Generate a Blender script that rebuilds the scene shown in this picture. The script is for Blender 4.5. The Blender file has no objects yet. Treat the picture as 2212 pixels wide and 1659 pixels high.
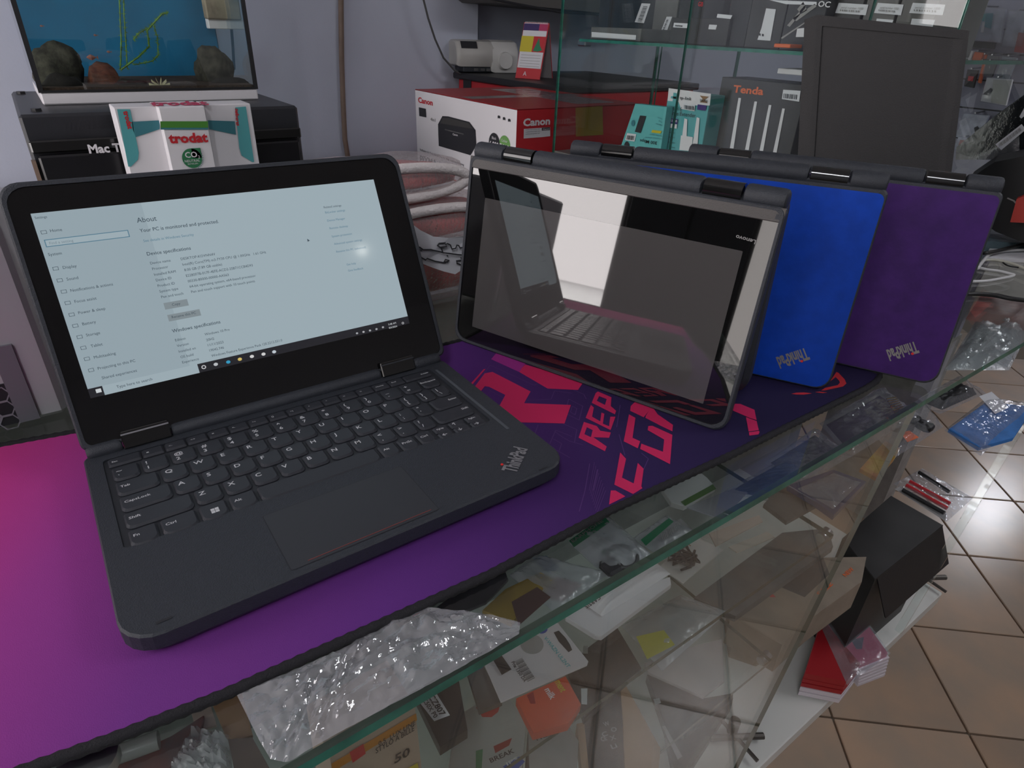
import bpy, bmesh, math, random
from mathutils import Vector, Matrix, noise
from mathutils.geometry import tessellate_polygon
V = Vector
S = bpy.context.scene
COL = S.collection
random.seed(7)

# ------------------------------------------------------------------ camera, world, light, exposure
RT = V((0.8124, -0.5820, 0.0356)); DN = V((-0.2626, -0.4196, -0.8689)); FW = V((0.5206, 0.6965, -0.4938))
RT.normalize(); FW.normalize(); DN = FW.cross(RT); DN.normalize(); RT = DN.cross(FW)
EYE = V((-0.1197, -0.2826, 1.2339)); FOC = 1361.9
cd = bpy.data.cameras.new('camera'); cam = bpy.data.objects.new('camera', cd); COL.objects.link(cam)
cam.matrix_world = Matrix(((RT.x, -DN.x, -FW.x, EYE.x), (RT.y, -DN.y, -FW.y, EYE.y), (RT.z, -DN.z, -FW.z, EYE.z), (0, 0, 0, 1)))
cd.sensor_width = 36; cd.lens = FOC / 2212 * 36; cd.clip_start = 0.01; cd.clip_end = 60
S.camera = cam
S.view_settings.view_transform = 'Standard'; S.view_settings.look = 'None'
S.view_settings.gamma = 1; S.view_settings.use_curve_mapping = False
S.view_settings.exposure = 0.0
S.cycles.max_bounces = 10; S.cycles.transparent_max_bounces = 24; S.cycles.glossy_bounces = 5
S.cycles.sample_clamp_indirect = 4; S.cycles.caustics_reflective = False; S.cycles.caustics_refractive = False
w = bpy.data.worlds.new('world'); S.world = w; w.use_nodes = True
w.node_tree.nodes['Background'].inputs[0].default_value = (0.62, 0.72, 1, 1)
w.node_tree.nodes['Background'].inputs[1].default_value = 0.6

def area(name, loc, aim, sx, sy, power, col):
    l = bpy.data.lights.new(name, 'AREA'); l.shape = 'RECTANGLE'; l.size = sx; l.size_y = sy; l.energy = power; l.color = col
    o = bpy.data.objects.new(name, l); COL.objects.link(o); o.location = loc
    o.rotation_euler = (V(aim) - V(loc)).to_track_quat('-Z', 'Y').to_euler()
    return o
sl = bpy.data.lights.new('sun', 'SUN'); sl.energy = 9; sl.angle = 0.02; sl.color = (1, .95, .9)
so = bpy.data.objects.new('sun', sl); COL.objects.link(so); so.rotation_euler = V((-0.62, 0.25, -0.75)).to_track_quat('-Z', 'Y').to_euler()
area('tube_light_front', (-1.05, -1.05, 2.62), (-0.8, -0.7, 0), 0.10, 1.2, 12, (0.93, 0.94, 1))
area('tube_light_far', (5.9, 0.68, 2.35), (5.3, 0.6, 0), 0.30, 0.16, 16, (0.9, 0.92, 1))
area('tube_light_middle', (2.2, -1.2, 2.62), (1.6, 0, 0), 1.2, 0.10, 13, (0.93, 0.94, 1))
area('door_daylight', (-1.92, 0.9, 1.45), (0.6, 0.9, 0.9), 1.5, 1.7, 24, (1, 0.94, 0.95))

# ------------------------------------------------------------------ helpers
def ray(x, y): return RT * ((x - 1106) / FOC) + DN * ((y - 829.5) / FOC) + FW
def at(x, y, z):                      # the point of the level plane z seen at a place in the photograph
    d = ray(x, y); return EYE + d * ((z - EYE.z) / d.z)
def on(x, y, p, n):                   # the same on any plane
    d = ray(x, y); n = V(n); return EYE + d * (n.dot(V(p) - EYE) / n.dot(d))
def ony(x, y, v): return on(x, y, (0, v, 0), (0, 1, 0))
def onx(x, y, v): return on(x, y, (v, 0, 0), (1, 0, 0))
def crop(ox, oy, s=3.95): return lambda *p: [(ox + a / s, oy + b / s) for a, b in p]

MATS = {}
def mat(name, col, rough=.5, metal=0, spec=.5, bump=0, bscale=60, var=0, vscale=20, emit=None, es=1, alpha=1, col2=None, coat=0, trans=0):
    if name in MATS: return MATS[name]
    m = bpy.data.materials.new(name); m.use_nodes = True; nt = m.node_tree; b = nt.nodes['Principled BSDF']
    b.inputs['Base Color'].default_value = (*col, 1); b.inputs['Roughness'].default_value = rough
    b.inputs['Metallic'].default_value = metal; b.inputs['Specular IOR Level'].default_value = spec
    b.inputs['Coat Weight'].default_value = coat
    b.inputs['Coat Roughness'].default_value = .03
    b.inputs['Transmission Weight'].default_value = trans
    tc = nt.nodes.new('ShaderNodeTexCoord')
    if var or col2:
        n = nt.nodes.new('ShaderNodeTexNoise'); n.inputs['Scale'].default_value = vscale; n.inputs['Detail'].default_value = 4
        nt.links.new(tc.outputs['Object'], n.inputs['Vector'])
        r = nt.nodes.new('ShaderNodeValToRGB'); r.color_ramp.elements[0].position = .35; r.color_ramp.elements[1].position = .65
        c2 = col2 or tuple(min(1, c * (1 + var)) for c in col)
        r.color_ramp.elements[0].color = (*(col if col2 else tuple(c * (1 - var) for c in col)), 1); r.color_ramp.elements[1].color = (*c2, 1)
        nt.links.new(n.outputs['Fac'], r.inputs['Fac']); nt.links.new(r.outputs['Color'], b.inputs['Base Color'])
    if bump:
        n = nt.nodes.new('ShaderNodeTexNoise'); n.inputs['Scale'].default_value = bscale; n.inputs['Detail'].default_value = 5
        nt.links.new(tc.outputs['Object'], n.inputs['Vector'])
        bp = nt.nodes.new('ShaderNodeBump'); bp.inputs['Strength'].default_value = bump; bp.inputs['Distance'].default_value = .002
        nt.links.new(n.outputs['Fac'], bp.inputs['Height']); nt.links.new(bp.outputs['Normal'], b.inputs['Normal'])
    if emit:
        b.inputs['Emission Color'].default_value = (*emit, 1); b.inputs['Emission Strength'].default_value = es
    b.inputs['Alpha'].default_value = alpha
    MATS[name] = m; return m

def film(name, tint, white, rough=.12, bump=0, bscale=40, ior=1.45, whitecol=(.8, .8, .85)):
    """thin clear sheet: see-through, mirror-like by Fresnel, a little milky"""
    if name in MATS: return MATS[name]
    m = bpy.data.materials.new(name); m.use_nodes = True; nt = m.node_tree; nt.nodes.clear()
    out = nt.nodes.new('ShaderNodeOutputMaterial'); tr = nt.nodes.new('ShaderNodeBsdfTransparent'); gl = nt.nodes.new('ShaderNodeBsdfGlossy')
    df = nt.nodes.new('ShaderNodeBsdfDiffuse'); fr = nt.nodes.new('ShaderNodeFresnel'); m1 = nt.nodes.new('ShaderNodeMixShader'); m2 = nt.nodes.new('ShaderNodeMixShader')
    tr.inputs[0].default_value = (*tint, 1); gl.inputs['Roughness'].default_value = rough; gl.inputs[0].default_value = (1, 1, 1, 1); df.inputs[0].default_value = (*whitecol, 1)
    ge = nt.nodes.new('ShaderNodeNewGeometry'); mx = nt.nodes.new('ShaderNodeMix'); mx.inputs[2].default_value = ior; mx.inputs[3].default_value = 1 / ior
    nt.links.new(ge.outputs['Backfacing'], mx.inputs[0]); nt.links.new(mx.outputs[0], fr.inputs['IOR']); m1.inputs[0].default_value = white
    L = nt.links.new
    L(tr.outputs[0], m1.inputs[1]); L(df.outputs[0], m1.inputs[2]); L(fr.outputs[0], m2.inputs[0]); L(m1.outputs[0], m2.inputs[1]); L(gl.outputs[0], m2.inputs[2]); L(m2.outputs[0], out.inputs[0])
    if bump:
        tc = nt.nodes.new('ShaderNodeTexCoord'); n = nt.nodes.new('ShaderNodeTexNoise'); n.inputs['Scale'].default_value = bscale; n.inputs['Detail'].default_value = 3
        bp = nt.nodes.new('ShaderNodeBump'); bp.inputs['Strength'].default_value = bump; bp.inputs['Distance'].default_value = .01
        L(tc.outputs['Object'], n.inputs['Vector']); L(n.outputs['Fac'], bp.inputs['Height']); L(bp.outputs[0], gl.inputs['Normal']); L(bp.outputs[0], fr.inputs['Normal'])
    MATS[name] = m; return m

def root_loc(o):
    while o.parent: o = o.parent
    return o.location.copy()
def tag(o, label=None, cat=None, group=None, kind=None):
    if label: o['label'] = label
    if cat: o['category'] = cat
    if group: o['group'] = group
    if kind: o['kind'] = kind
    return o
def thing(name, label, cat, loc, group=None):
    o = bpy.data.objects.new(name, None); COL.objects.link(o); o.location = loc; o.empty_display_size = .02
    return tag(o, label, cat, group)

TXT = {}
def text_geo(s, bold=0):
    k = (s, bold)
    if k not in TXT:
        cu = bpy.data.curves.new('t', 'FONT'); cu.body = s; cu.size = 1; cu.resolution_u = 2; cu.offset = bold
        o = bpy.data.objects.new('t', cu); me = bpy.data.meshes.new_from_object(o)
        vs = [v.co.copy() for v in me.vertices]; fs = [tuple(p.vertices) for p in me.polygons]
        bpy.data.objects.remove(o); bpy.data.curves.remove(cu); bpy.data.meshes.remove(me)
        xs = [v.x for v in vs] or [0, 1]
        TXT[k] = (vs, fs, min(xs), max(xs))
    return TXT[k]

class MB:
    """collects faces in world coordinates; build() links them as ONE mesh object"""
    def __init__(s): s.v = []; s.f = []; s.m = []; s.cur = 0
    def mi(s, i): s.cur = i; return s
    def add(s, vs, fs):
        b = len(s.v); s.v += [V(p) for p in vs]
        for f in fs: s.f.append(tuple(b + i for i in f)); s.m.append(s.cur)
        return s
    def box(s, a, b, fr=None):
        x0, y0, z0 = a; x1, y1, z1 = b
        P = [(x0, y0, z0), (x1, y0, z0), (x1, y1, z0), (x0, y1, z0), (x0, y0, z1), (x1, y0, z1), (x1, y1, z1), (x0, y1, z1)]
        if fr: P = [fr(p) for p in P]
        return s.add(P, [(3, 2, 1, 0), (4, 5, 6, 7), (0, 1, 5, 4), (1, 2, 6, 5), (2, 3, 7, 6), (3, 0, 4, 7)])
    def cbox(s, a, b, c, fr=None):                 # box with chamfered edges round its top and sides
        x0, y0, z0 = a; x1, y1, z1 = b
        R = lambda d: [(x0 + d, y0), (x1 - d, y0), (x1, y0 + d), (x1, y1 - d), (x1 - d, y1), (x0 + d, y1), (x0, y1 - d), (x0, y0 + d)]
        I = lambda d: [(min(max(x, x0 + d), x1 - d), min(max(y, y0 + d), y1 - d)) for x, y in R(c)]
        return s.loft([(I(c), z0), (R(c), z0 + c), (R(c), z1 - c), (I(c), z1)], fr)
    def loft(s, rings, fr=None, cap=(1, 1), close=True):    # rings: [(list of xy, z)] or lists of 3D points
        P = []
        for r in rings:
            P.append([V((x, y, r[1])) for x, y in r[0]] if isinstance(r, tuple) else [V(p) for p in r])
        n = len(P[0]); fs = []
        for k in range(len(P) - 1):
            for i in range(n if close else n - 1):
                j = (i + 1) % n; fs.append((k * n + i, k * n + j, (k + 1) * n + j, (k + 1) * n + i))
        if cap[0]: fs.append(tuple(reversed(range(n))))
        if cap[1]: fs.append(tuple((len(P) - 1) * n + i for i in range(n)))
        pts = [p for r in P for p in r]
        if fr: pts = [fr(p) for p in pts]
        return s.add(pts, fs)
    def tess(s, loops):                               # flat polygon with holes, 3D points
        loops = [[V(p) for p in l] for l in loops]
        t = tessellate_polygon(loops); return s.add([p for l in loops for p in l], [tuple(x) for x in t])
    def prism(s, poly, d, holes=()):                  # polygon (3D points) pushed along vector d
        d = V(d); a = [V(p) for p in poly]; t = tessellate_polygon([a]); n = len(a)
        s.add(a + [p + d for p in a], [tuple(x) for x in t] + [tuple(i + n for i in reversed(x)) for x in t] + [(i, (i + 1) % n, n + (i + 1) % n, n + i) for i in range(n)])
        return s
    def tube(s, pts, r, n=8, cap=True, close=False):
        pts = [V(p) for p in pts]; rr = r if isinstance(r, (list, tuple)) else [r] * len(pts); rings = []; up = None
        for i, p in enumerate(pts):
            t = (pts[min(i + 1, len(pts) - 1)] - pts[max(i - 1, 0)]).normalized()
            if up is None: up = t.orthogonal().normalized()
            up = (up - t * up.dot(t)).normalized(); q = t.cross(up)
            rings.append([p + (up * math.cos(2 * math.pi * k / n) + q * math.sin(2 * math.pi * k / n)) * rr[i] for k in range(n)])
        return s.loft(rings, cap=(cap, cap))
    def text(s, st, o, ex, ey, size=None, width=None, align=0, bold=0, sx=1, lift=None):
        vs, fs, a, b = text_geo(st, bold); ex = V(ex).normalized(); ey = V(ey).normalized(); o = V(o)
        if size is None: size = width / max(b - a, .01) / sx
        off = a + (b - a) * align
        return s.add([o + ex * ((p.x - off) * size * sx) + ey * (p.y * size) for p in vs], fs)
    def build(s, name, m, parent=None, smooth=False, kind=None, auto=None):
        me = bpy.data.meshes.new(name); off = root_loc(parent) if parent else V((0, 0, 0))
        me.from_pydata([tuple(p - off) for p in s.v], [], s.f)
        for x in (m if isinstance(m, (list, tuple)) else [m]): me.materials.append(x)
        me.polygons.foreach_set('material_index', s.m)
        if smooth: me.polygons.foreach_set('use_smooth', [True] * len(me.polygons))
        bm = bmesh.new(); bm.from_mesh(me)
        if auto: bmesh.ops.remove_doubles(bm, verts=bm.verts, dist=auto)
        bmesh.ops.recalc_face_normals(bm, faces=bm.faces); bm.to_mesh(me); bm.free()
        if smooth and smooth is not True:
            me.set_sharp_from_angle(angle=math.radians(smooth))
        o = bpy.data.objects.new(name, me); COL.objects.link(o)
        if parent: o.parent = parent
        if kind: o['kind'] = kind
        return o
def base(o):                     # a top-level single mesh gets its origin at its base
    me = o.data; c = sum((v.co for v in me.vertices), V()) / len(me.vertices); c.z = min(v.co.z for v in me.vertices)
    for v in me.vertices: v.co -= c
    o.location = c; return o

def rrect(x0, y0, x1, y1, r, n=5):
    rs = r if isinstance(r, (list, tuple)) else [r] * 4; P = []          # corners: (x0,y0) (x1,y0) (x1,y1) (x0,y1)
    for (cx, cy, a0), q in zip(((x0 + rs[0], y0 + rs[0], 180), (x1 - rs[1], y0 + rs[1], 270), (x1 - rs[2], y1 - rs[2], 0), (x0 + rs[3], y1 - rs[3], 90)), rs):
        for k in range(n + 1):
            a = math.radians(a0 + 90 * k / n); P.append((cx + q * math.cos(a), cy + q * math.sin(a)))
    return P
def frame(o, ex, ey, ez):
    o, ex, ey, ez = V(o), V(ex), V(ey), V(ez)
    return lambda p: o + ex * p[0] + ey * p[1] + ez * (p[2] if len(p) > 2 else 0)
def level(px, z): return [at(x, y, z) for x, y in px]

# ------------------------------------------------------------------ materials
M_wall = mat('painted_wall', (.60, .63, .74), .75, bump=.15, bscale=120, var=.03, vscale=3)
M_wall2 = mat('painted_wall_white', (.72, .71, .72), .8, bump=.1, bscale=90)
M_black = mat('black_plastic', (.012, .012, .014), .42, bump=.25, bscale=900)
M_dgrey = mat('dark_grey_plastic', (.030, .034, .043), .5, bump=.3, bscale=1100, var=.08, vscale=400)
M_key = mat('key_plastic', (.030, .032, .040), .42)
M_gloss = mat('glossy_black', (.006, .006, .006), .12, coat=.6)
M_white = mat('white_card', (.78, .76, .78), .55)
M_paper = mat('white_paper', (.74, .74, .77), .8, bump=.1, bscale=40)
M_ink = mat('black_ink', (.02, .02, .025), .6)
M_legend = mat('key_legend_white', (.62, .62, .64), .5)
M_silver = mat('silver', (.55, .55, .58), .3, metal=.8)
M_red = mat('red_print', (.55, .02, .03), .45)
M_dred = mat('dark_red', (.34, .012, .018), .4)
M_teal = mat('teal_print', (.10, .40, .42), .45)
M_green = mat('green_print', (.06, .30, .06), .5)
M_dgreen = mat('dark_green_print', (.02, .22, .10), .5)
M_orange = mat('orange_print', (.75, .14, .03), .5)
M_yellow = mat('yellow_print', (.62, .52, .03), .5)
M_kraft = mat('kraft_cardboard', (.36, .22, .12), .8, bump=.2, bscale=80, var=.08)
M_glass = film('clear_glass', (.95, .975, .965), 0, 0)
M_edge = mat('green_glass_edge', (.03, .17, .125), .2, var=.3, vscale=30)
M_edge2 = mat('dim_glass_edge', (.055, .075, .055), .25, var=.2, vscale=30)
M_bag = film('clear_bag', (.90, .91, .93), .10, .10, bump=.5, bscale=45)
M_bag2 = film('milky_bag', (.88, .9, .9), .30, .14, bump=.5, bscale=60)
M_blue = mat('blue_print', (.015, .07, .36), .5)
M_metal = mat('steel', (.4, .4, .42), .3, metal=1)
M_dark = mat('dark_print', (.025, .025, .03), .55)
M_pink = mat('pink_print', (.50, .02, .11), .4)
M_plate = mat('dark_grey_card', (.10, .10, .10), .6, var=.25, vscale=30)
M_mid = mat('grey_card', (.30, .29, .28), .6, var=.15, vscale=25)

# ------------------------------------------------------------------ room shell
def struct(name, mb, m): return tag(mb.build(name, m), kind='structure')
struct('floor', MB().box((-2, -3.2, -.06), (7, 2.3, -.008)), mat('floor_grout', (.16, .13, .10), .9, bump=.3))
struct('floor_outside', MB().box((-6, -3.2, -.06), (-2.1, 5, -.02)), mat('concrete', (.7, .68, .66), .9, var=.05))
floor = bpy.data.objects['floor']
mt = mat('floor_tile', (.33, .26, .20), .22, col2=(.42, .29, .20), vscale=7, bump=.12, bscale=14)
nt = mt.node_tree; oi = nt.nodes.new('ShaderNodeObjectInfo'); hs = nt.nodes.new('ShaderNodeHueSaturation'); mr = nt.nodes.new('ShaderNodeMapRange')
mr.inputs['To Min'].default_value = .82; mr.inputs['To Max'].default_value = 1.12
bc = nt.nodes['Principled BSDF'].inputs['Base Color']; src = bc.links[0].from_socket
nt.links.new(oi.outputs['Random'], mr.inputs['Value']); nt.links.new(mr.outputs[0], hs.inputs['Value']); nt.links.new(src, hs.inputs['Color']); nt.links.new(hs.outputs[0], bc)
TA = V((1.3137, -.0236, 0)); TS = .272; ta = math.radians(-41.5); t1 = V((math.cos(ta), math.sin(ta), 0)); t2 = V((t1.y, -t1.x, 0))
tile_me = None
for i in range(-9, 9):
    for j in range(-10, 9):
        c = TA + t1 * (TS * (i + .5)) + t2 * (TS * (j + .5))
        if not (.1 < c.x < 3.4 and -1.0 < c.y < 1.0): continue
        if tile_me is None:
            g = .0022; h = TS / 2
            o = MB().loft([(rrect(-h + g, -h + g, h - g, h - g, .002, 2), -.008), (rrect(-h + g, -h + g, h - g, h - g, .002, 2), -.0015), (rrect(-h + g + .002, -h + g + .002, h - g - .002, h - g - .002, .002, 2), 0)]).build('tile', mt)
            tile_me = o.data
        else:
            o = bpy.data.objects.new('tile', tile_me); COL.objects.link(o)
        o.parent = floor; o.location = c; o.rotation_euler = (0, 0, ta)
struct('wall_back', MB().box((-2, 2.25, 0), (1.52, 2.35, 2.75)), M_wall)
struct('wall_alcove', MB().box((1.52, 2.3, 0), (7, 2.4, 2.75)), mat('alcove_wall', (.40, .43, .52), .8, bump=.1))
struct('wall_right', MB().box((7, -3.2, 0), (7.1, 2.4, 2.75)), M_wall2)
struct('wall_front', MB().box((-2, -3.3, 0), (7, -3.2, 2.75)), M_wall2)
struct('ceiling', MB().box((-2.1, -3.3, 2.75), (7.1, 2.4, 2.85)), M_wall2)
wl = MB().box((-2.1, -3.2, 0), (-2, -.9, 2.75)).box((-2.1, 1.75, 0), (-2, 2.3, 2.75)).box((-2.1, -.9, 2.35), (-2, 1.75, 2.75))
struct('wall_left', wl, M_wall2)
struct('trim_1', MB().box((-2.13, -.94, 0), (-1.97, -.90, 2.35)).box((-2.13, 1.75, 0), (-1.97, 1.79, 2.35)).box((-2.13, -.94, 2.35), (-1.97, 1.79, 2.39)), mat('door_frame', (.45, .44, .43), .4))
struct('wall_outside', MB().box((-4.6, -3.2, 0), (-4.5, 5, 3.4)), mat('white_render', (.85, .82, .80), .9, bump=.2, bscale=8))
pole = tag(base(MB().tube([(-4.3, 1.95, 0), (-4.3, 1.98, 1.4), (-4.28, 2.02, 2.5)], .025, 10).build('lamp_pole', M_mid, smooth=True)), 'thin grey pole outside against the white wall, seen mirrored in a screen', 'pole')
sil_block = thing('silhouette_block', 'tall black block added for the dark silhouette mirrored in the tent-mode screen', 'cabinet', (-1.65, .02, 0))  # block added to give the dark silhouette mirrored in the tent-mode screen
MB().cbox((-1.95, -.22, .04), (-1.45, .24, 2.1), .012).build('body', mat('silhouette_black', (.01, .01, .011), .6), sil_block)
MB().cbox((-1.449, -.20, .08), (-1.43, .005, 2.06), .004).build('silhouette_front', M_dark, sil_block); MB().cbox((-1.449, .015, .08), (-1.43, .22, 2.06), .004).build('silhouette_front', M_dark, sil_block)

# lamps (their light: the area lights above)
for i, (c, r, d) in enumerate((((-1.05, -1.05, 2.64), (.06, .62), 'white ceiling tube lamp above and behind the photographer'), ((2.2, -1.2, 2.64), (.62, .06), 'white ceiling tube lamp over the middle of the aisle'), ((5.9, .68, 2.37), (.17, .10), 'square white ceiling lamp far down the shop'))):
    t = thing('ceiling_lamp', d, 'lamp', (c[0], c[1], c[2]), 'ceiling lamps')
    MB().box((c[0] - r[0], c[1] - r[1], c[2] + .01), (c[0] + r[0], c[1] + r[1], 2.75 if i < 2 else c[2] + .05)).build('housing', M_white, t)
    MB().box((c[0] - r[0] + .01, c[1] - r[1] + .01, c[2]), (c[0] + r[0] - .01, c[1] + r[1] - .01, c[2] + .009)).build('diffuser', mat('lamp_diffuser', (.9, .9, .9), .4, emit=(.9, .92, 1), es=9), t)
    if i == 2: MB().tube([(c[0], c[1], c[2] + .05), (c[0], c[1], 2.75)], .01).build('hanger', M_white, t)
sp = thing('ceiling_spotlight', 'small round ceiling spotlight whose glint shows in the lit screen', 'lamp', (1.25, -2.27, 2.7))
MB().tube([(1.25, -2.27, 2.75), (1.25, -2.27, 2.69)], .05, 14).build('housing', M_white, sp)
MB().tube([(1.25, -2.27, 2.689), (1.25, -2.27, 2.684)], .020, 12).build('bulb', mat('spot_bulb', (1, 1, 1), .5, emit=(1, .98, .9), es=60), sp)

# ------------------------------------------------------------------ laptops
def fit_text(mb, s, o, p1, ptop, bold=.02, lift=V((0, 0, 0))):
    """text from o to p1 whose capitals reach ptop (all world points on one plane)"""
    ex = p1 - o; wd = ex.length; ex = ex / wd; up = ptop - o; up = up - ex * up.dot(ex); h = up.length
    vs, fs, a, b = text_geo(s, bold); size = h / .73
    return mb.text(s, o + lift, ex, up, size=size, sx=wd / ((b - a) * size), bold=bold)

def base_shell(fr, W, D, parent, well=None):
    h = W / 2; R = [.020, .020, .007, .007]
    o1 = rrect(-h, 0, h, D, R); o0 = rrect(-h + .001, .001, h - .001, D - .001, R); o2 = rrect(-h + .004, .004, h - .004, D - .003, R)
    mb = MB().loft([(o2, -.0165), (o1, -.011), (o1, -.0012), (o0, 0)], fr, cap=(1, 0 if well else 1))
    if well:
        x0, y0, x1, y1 = well; wl = rrect(x0, y0, x1, y1, .003, 3)
        mb.tess([[fr((x, y, 0)) for x, y in o0], [fr((x, y, 0)) for x, y in reversed(wl)]])
        mb.loft([(wl, 0), (wl, -.0016)], fr, cap=(0, 1))
    return mb.build('base', M_dgrey, parent)

def lid_shell(fr, W, h0, H, parent, back=None, screen=True):
    """fr maps (u, h, n); n=0 is the screen glass, n=-.0095 the back of the lid"""
    w = W / 2; R = [.006, .006, .013, .013]
    o1 = rrect(-w, h0, w, H, R); o0 = rrect(-w + .0012, h0 + .001, w - .0012, H - .0012, R); t = .0095
    lid = MB().loft([(o0, -t), (o1, -t + .0018), (o1, .0002), (o0, .0012)], fr, cap=(1, 0)).build('lid', M_dgrey, parent)
    i0 = rrect(-w + .0035, h0 + .003, w - .0035, H - .0035, R)
    rim = MB(); n = len(o0)
    rim.add([fr((x, y, .0012)) for x, y in o0] + [fr((x, y, .0010)) for x, y in i0], [(i, (i + 1) % n, n + (i + 1) % n, n + i) for i in range(n)])
    rim.add([fr((x, y, .0010)) for x, y in i0] + [fr((x, y, -.0002)) for x, y in i0], [(i, (i + 1) % n, n + (i + 1) % n, n + i) for i in range(n)])
    rim.build('lid_rim', M_dgrey, lid)
    if back:
        f1 = rrect(-w + .002, h0 + .004, w - .002, H - .002, R)
        MB().loft([(f1, -t - .0006), (f1, -t + .0005)], fr).build('lid_film', back, lid)
    return lid, i0
def hinge_bar(axis, U, half, parent, r=.0085, bars=((-.114, -.081), (.083, .116))):
    """the rounded grey spine along the hinge with its two glossy barrels"""
    xs = [-half + .002, bars[0][0], bars[0][1], bars[1][0], bars[1][1], half - .002]
    for a, b in ((xs[0], xs[1]), (xs[2], xs[3]), (xs[4], xs[5])):
        pts = [axis + U * (a + .0004), axis + U * (a + .0015), axis + U * (a + .004), axis + U * (b - .004), axis + U * (b - .0015), axis + U * (b - .0004)]
        MB().tube(pts, [r * .75, r * .93, r, r, r * .93, r * .75], 16).build('hinge_cover', M_dgrey, parent, smooth=40)
    for a, b in bars:
        MB().tube([axis + U * (a + .001), axis + U * (b - .001)], r * .93, 18).build('hinge', M_gloss, parent, smooth=40)

# --- the open laptop in front
L1 = thing('laptop', 'open dark grey laptop on the mat, its lit screen showing a settings page', 'laptop', (0, .1, .932))
o1 = V((0, 0, .95)); X1 = V((1, -.0038, 0)).normalized(); Y1 = V((.0038, 1, 0)).normalized(); Z1 = V((0, 0, 1))
fb = frame(o1, X1, Y1, Z1)
base1 = base_shell(fb, .2992, .196, L1, well=(-.1385, .078, .1295, .1832))
MB().box((-.1384, .0781, -.0022), (.1294, .1831, -.0014), fb).build('keyboard_plate', mat('keyboard_plate', (.026, .028, .034), .55), base1)
for a in (-.13, .13):
    for b in (.02, .18): MB().box((a - .008, b - .006, -.018), (a + .008, b + .006, -.0160), fb).build('foot', M_black, base1)
KX, KY, RY, KP = -.1355, .1683, .0189, .0187
def key_shape(x0, y0, x1, y1, fk):
    r = .0012 if y1 - y0 < .012 else .0045
    big = rrect(x0, y0, x1, y1, [r, r, .0012, .0012], 4); s = .0011; top = rrect(x0 + s, y0 + s * 1.5, x1 - s, y1 - s * .6, [r, r, .001, .001], 4)
    return MB().loft([(big, -.0014), (big, -.0004), (top, .0007)], fb)
def key(u0, u1, row, leg, small=False, half=0, sub=None):
    if row == 0: x0, x1 = u0, u1; y0, y1 = KY + .0033, KY + .0134
    else:
        x0, x1 = KX + KP * u0 + .0010, KX + KP * u1 - .0010; yt = KY - RY * (row - 1); y0, y1 = yt - .0168, yt
        if half == 1: y0 = yt - .0080
        if half == 2: y1 = yt - .0088; y0 = yt - .0172
    k = key_shape(x0, y0, x1, y1, fb).build('key', M_key, L1)
    if leg:
        mb = MB(); hh = y1 - y0; wide = len(leg) > 1
        sz = .0056 if not wide else .0035
        if row == 0: sz = .0032 if not wide else .0026
        if half: sz = .0050 if not wide else .0026
        right = leg in ('Backspace', 'Enter', 'Delete') or (leg == 'Shift' and u0 > 5)
        y = y1 - .0030 - sz * .73 if not (wide and row and not half) else y1 - .0062 - (sz * .4)
        if row == 0 or half: y = (y0 + y1) / 2 - sz * .3
        if right: mb.text(leg, fb((x1 - .0018, y, .00078)), X1, Y1, size=sz, align=1, bold=.01, sx=1.05)
        else: mb.text(leg, fb((x0 + .0026, y, .00078)), X1, Y1, size=sz, bold=.012, sx=1.12)
        if sub: mb.text(sub, fb((x0 + .0030, y - .0062, .00078)), X1, Y1, size=.0052, bold=.012, sx=1.1)
        mb.build('legend', M_legend, k)
    return k
f_w = .01525; x = -.1135
key(-.1355, -.1144, 0, 'Esc')
for s in ('x', '<-', '<+', '\u00d7', '*-', '*+', '[]', '>|', '\u2022', '\u00b0', '=', '\u00a4', 'Home', 'End'):
    key(x, x + f_w - .0009, 0, s); x += f_w
key(x, .1262, 0, 'Delete')
for i, (a, b) in enumerate(zip('~!@#$%^&*()_+', '`1234567890-=')): key(i, i + 1, 1, a, sub=b)
key(13, 14, 1, 'Backspace')
key(0, 1.5, 2, 'Tab')
for i, a in enumerate('QWERTYUIOP'): key(1.5 + i, 2.5 + i, 2, a)
key(11.5, 12.35, 2, '{', sub='['); key(12.35, 13.18, 2, '}', sub=']'); key(13.18, 14, 2, '|', sub='\\')
key(0, 1.75, 3, 'CapsLock')
for i, a in enumerate('ASDFGHJKL'): key(1.75 + i, 2.75 + i, 3, a)
key(10.75, 11.65, 3, ':', sub=';'); key(11.65, 12.5, 3, '"', sub="'"); key(12.5, 14, 3, 'Enter')
key(0, 2.25, 4, 'Shift')
for i, a in enumerate('ZXCVBNM'): key(2.25 + i, 3.25 + i, 4, a)
key(9.25, 10.2, 4, '<', sub=','); key(10.2, 11.15, 4, '>', sub='.'); key(11.15, 12.05, 4, '?', sub='/'); key(12.05, 14, 4, 'Shift')
key(0, .97, 5, 'Fn'); key(.97, 2.2, 5, 'Ctrl')
kw = key(2.2, 3.2, 5, None); cx, cy = KX + KP * 2.72, KY - RY * 4 - .0088; mb = MB()
for a in (0, 1):
    for b in (0, 1):
        q = [(cx + a * .0026 - .0025, cy + b * .0026 - .0025), (cx + a * .0026 - .0002, cy + b * .0026 - .0025), (cx + a * .0026 - .0002, cy + b * .0026 - .0002), (cx + a * .0026 - .0025, cy + b * .0026 - .0002)]
        mb.add([fb((u, v, .00078)) for u, v in q], [(0, 1, 2, 3)])
mb.build('legend', M_legend, kw)
key(3.2, 4.2, 5, 'Alt'); key(4.2, 9.0, 5, None); key(9.0, 9.85, 5, 'Alt'); key(9.85, 10.7, 5, 'PrtSc'); key(10.7, 11.5, 5, 'Ctrl')
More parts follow.
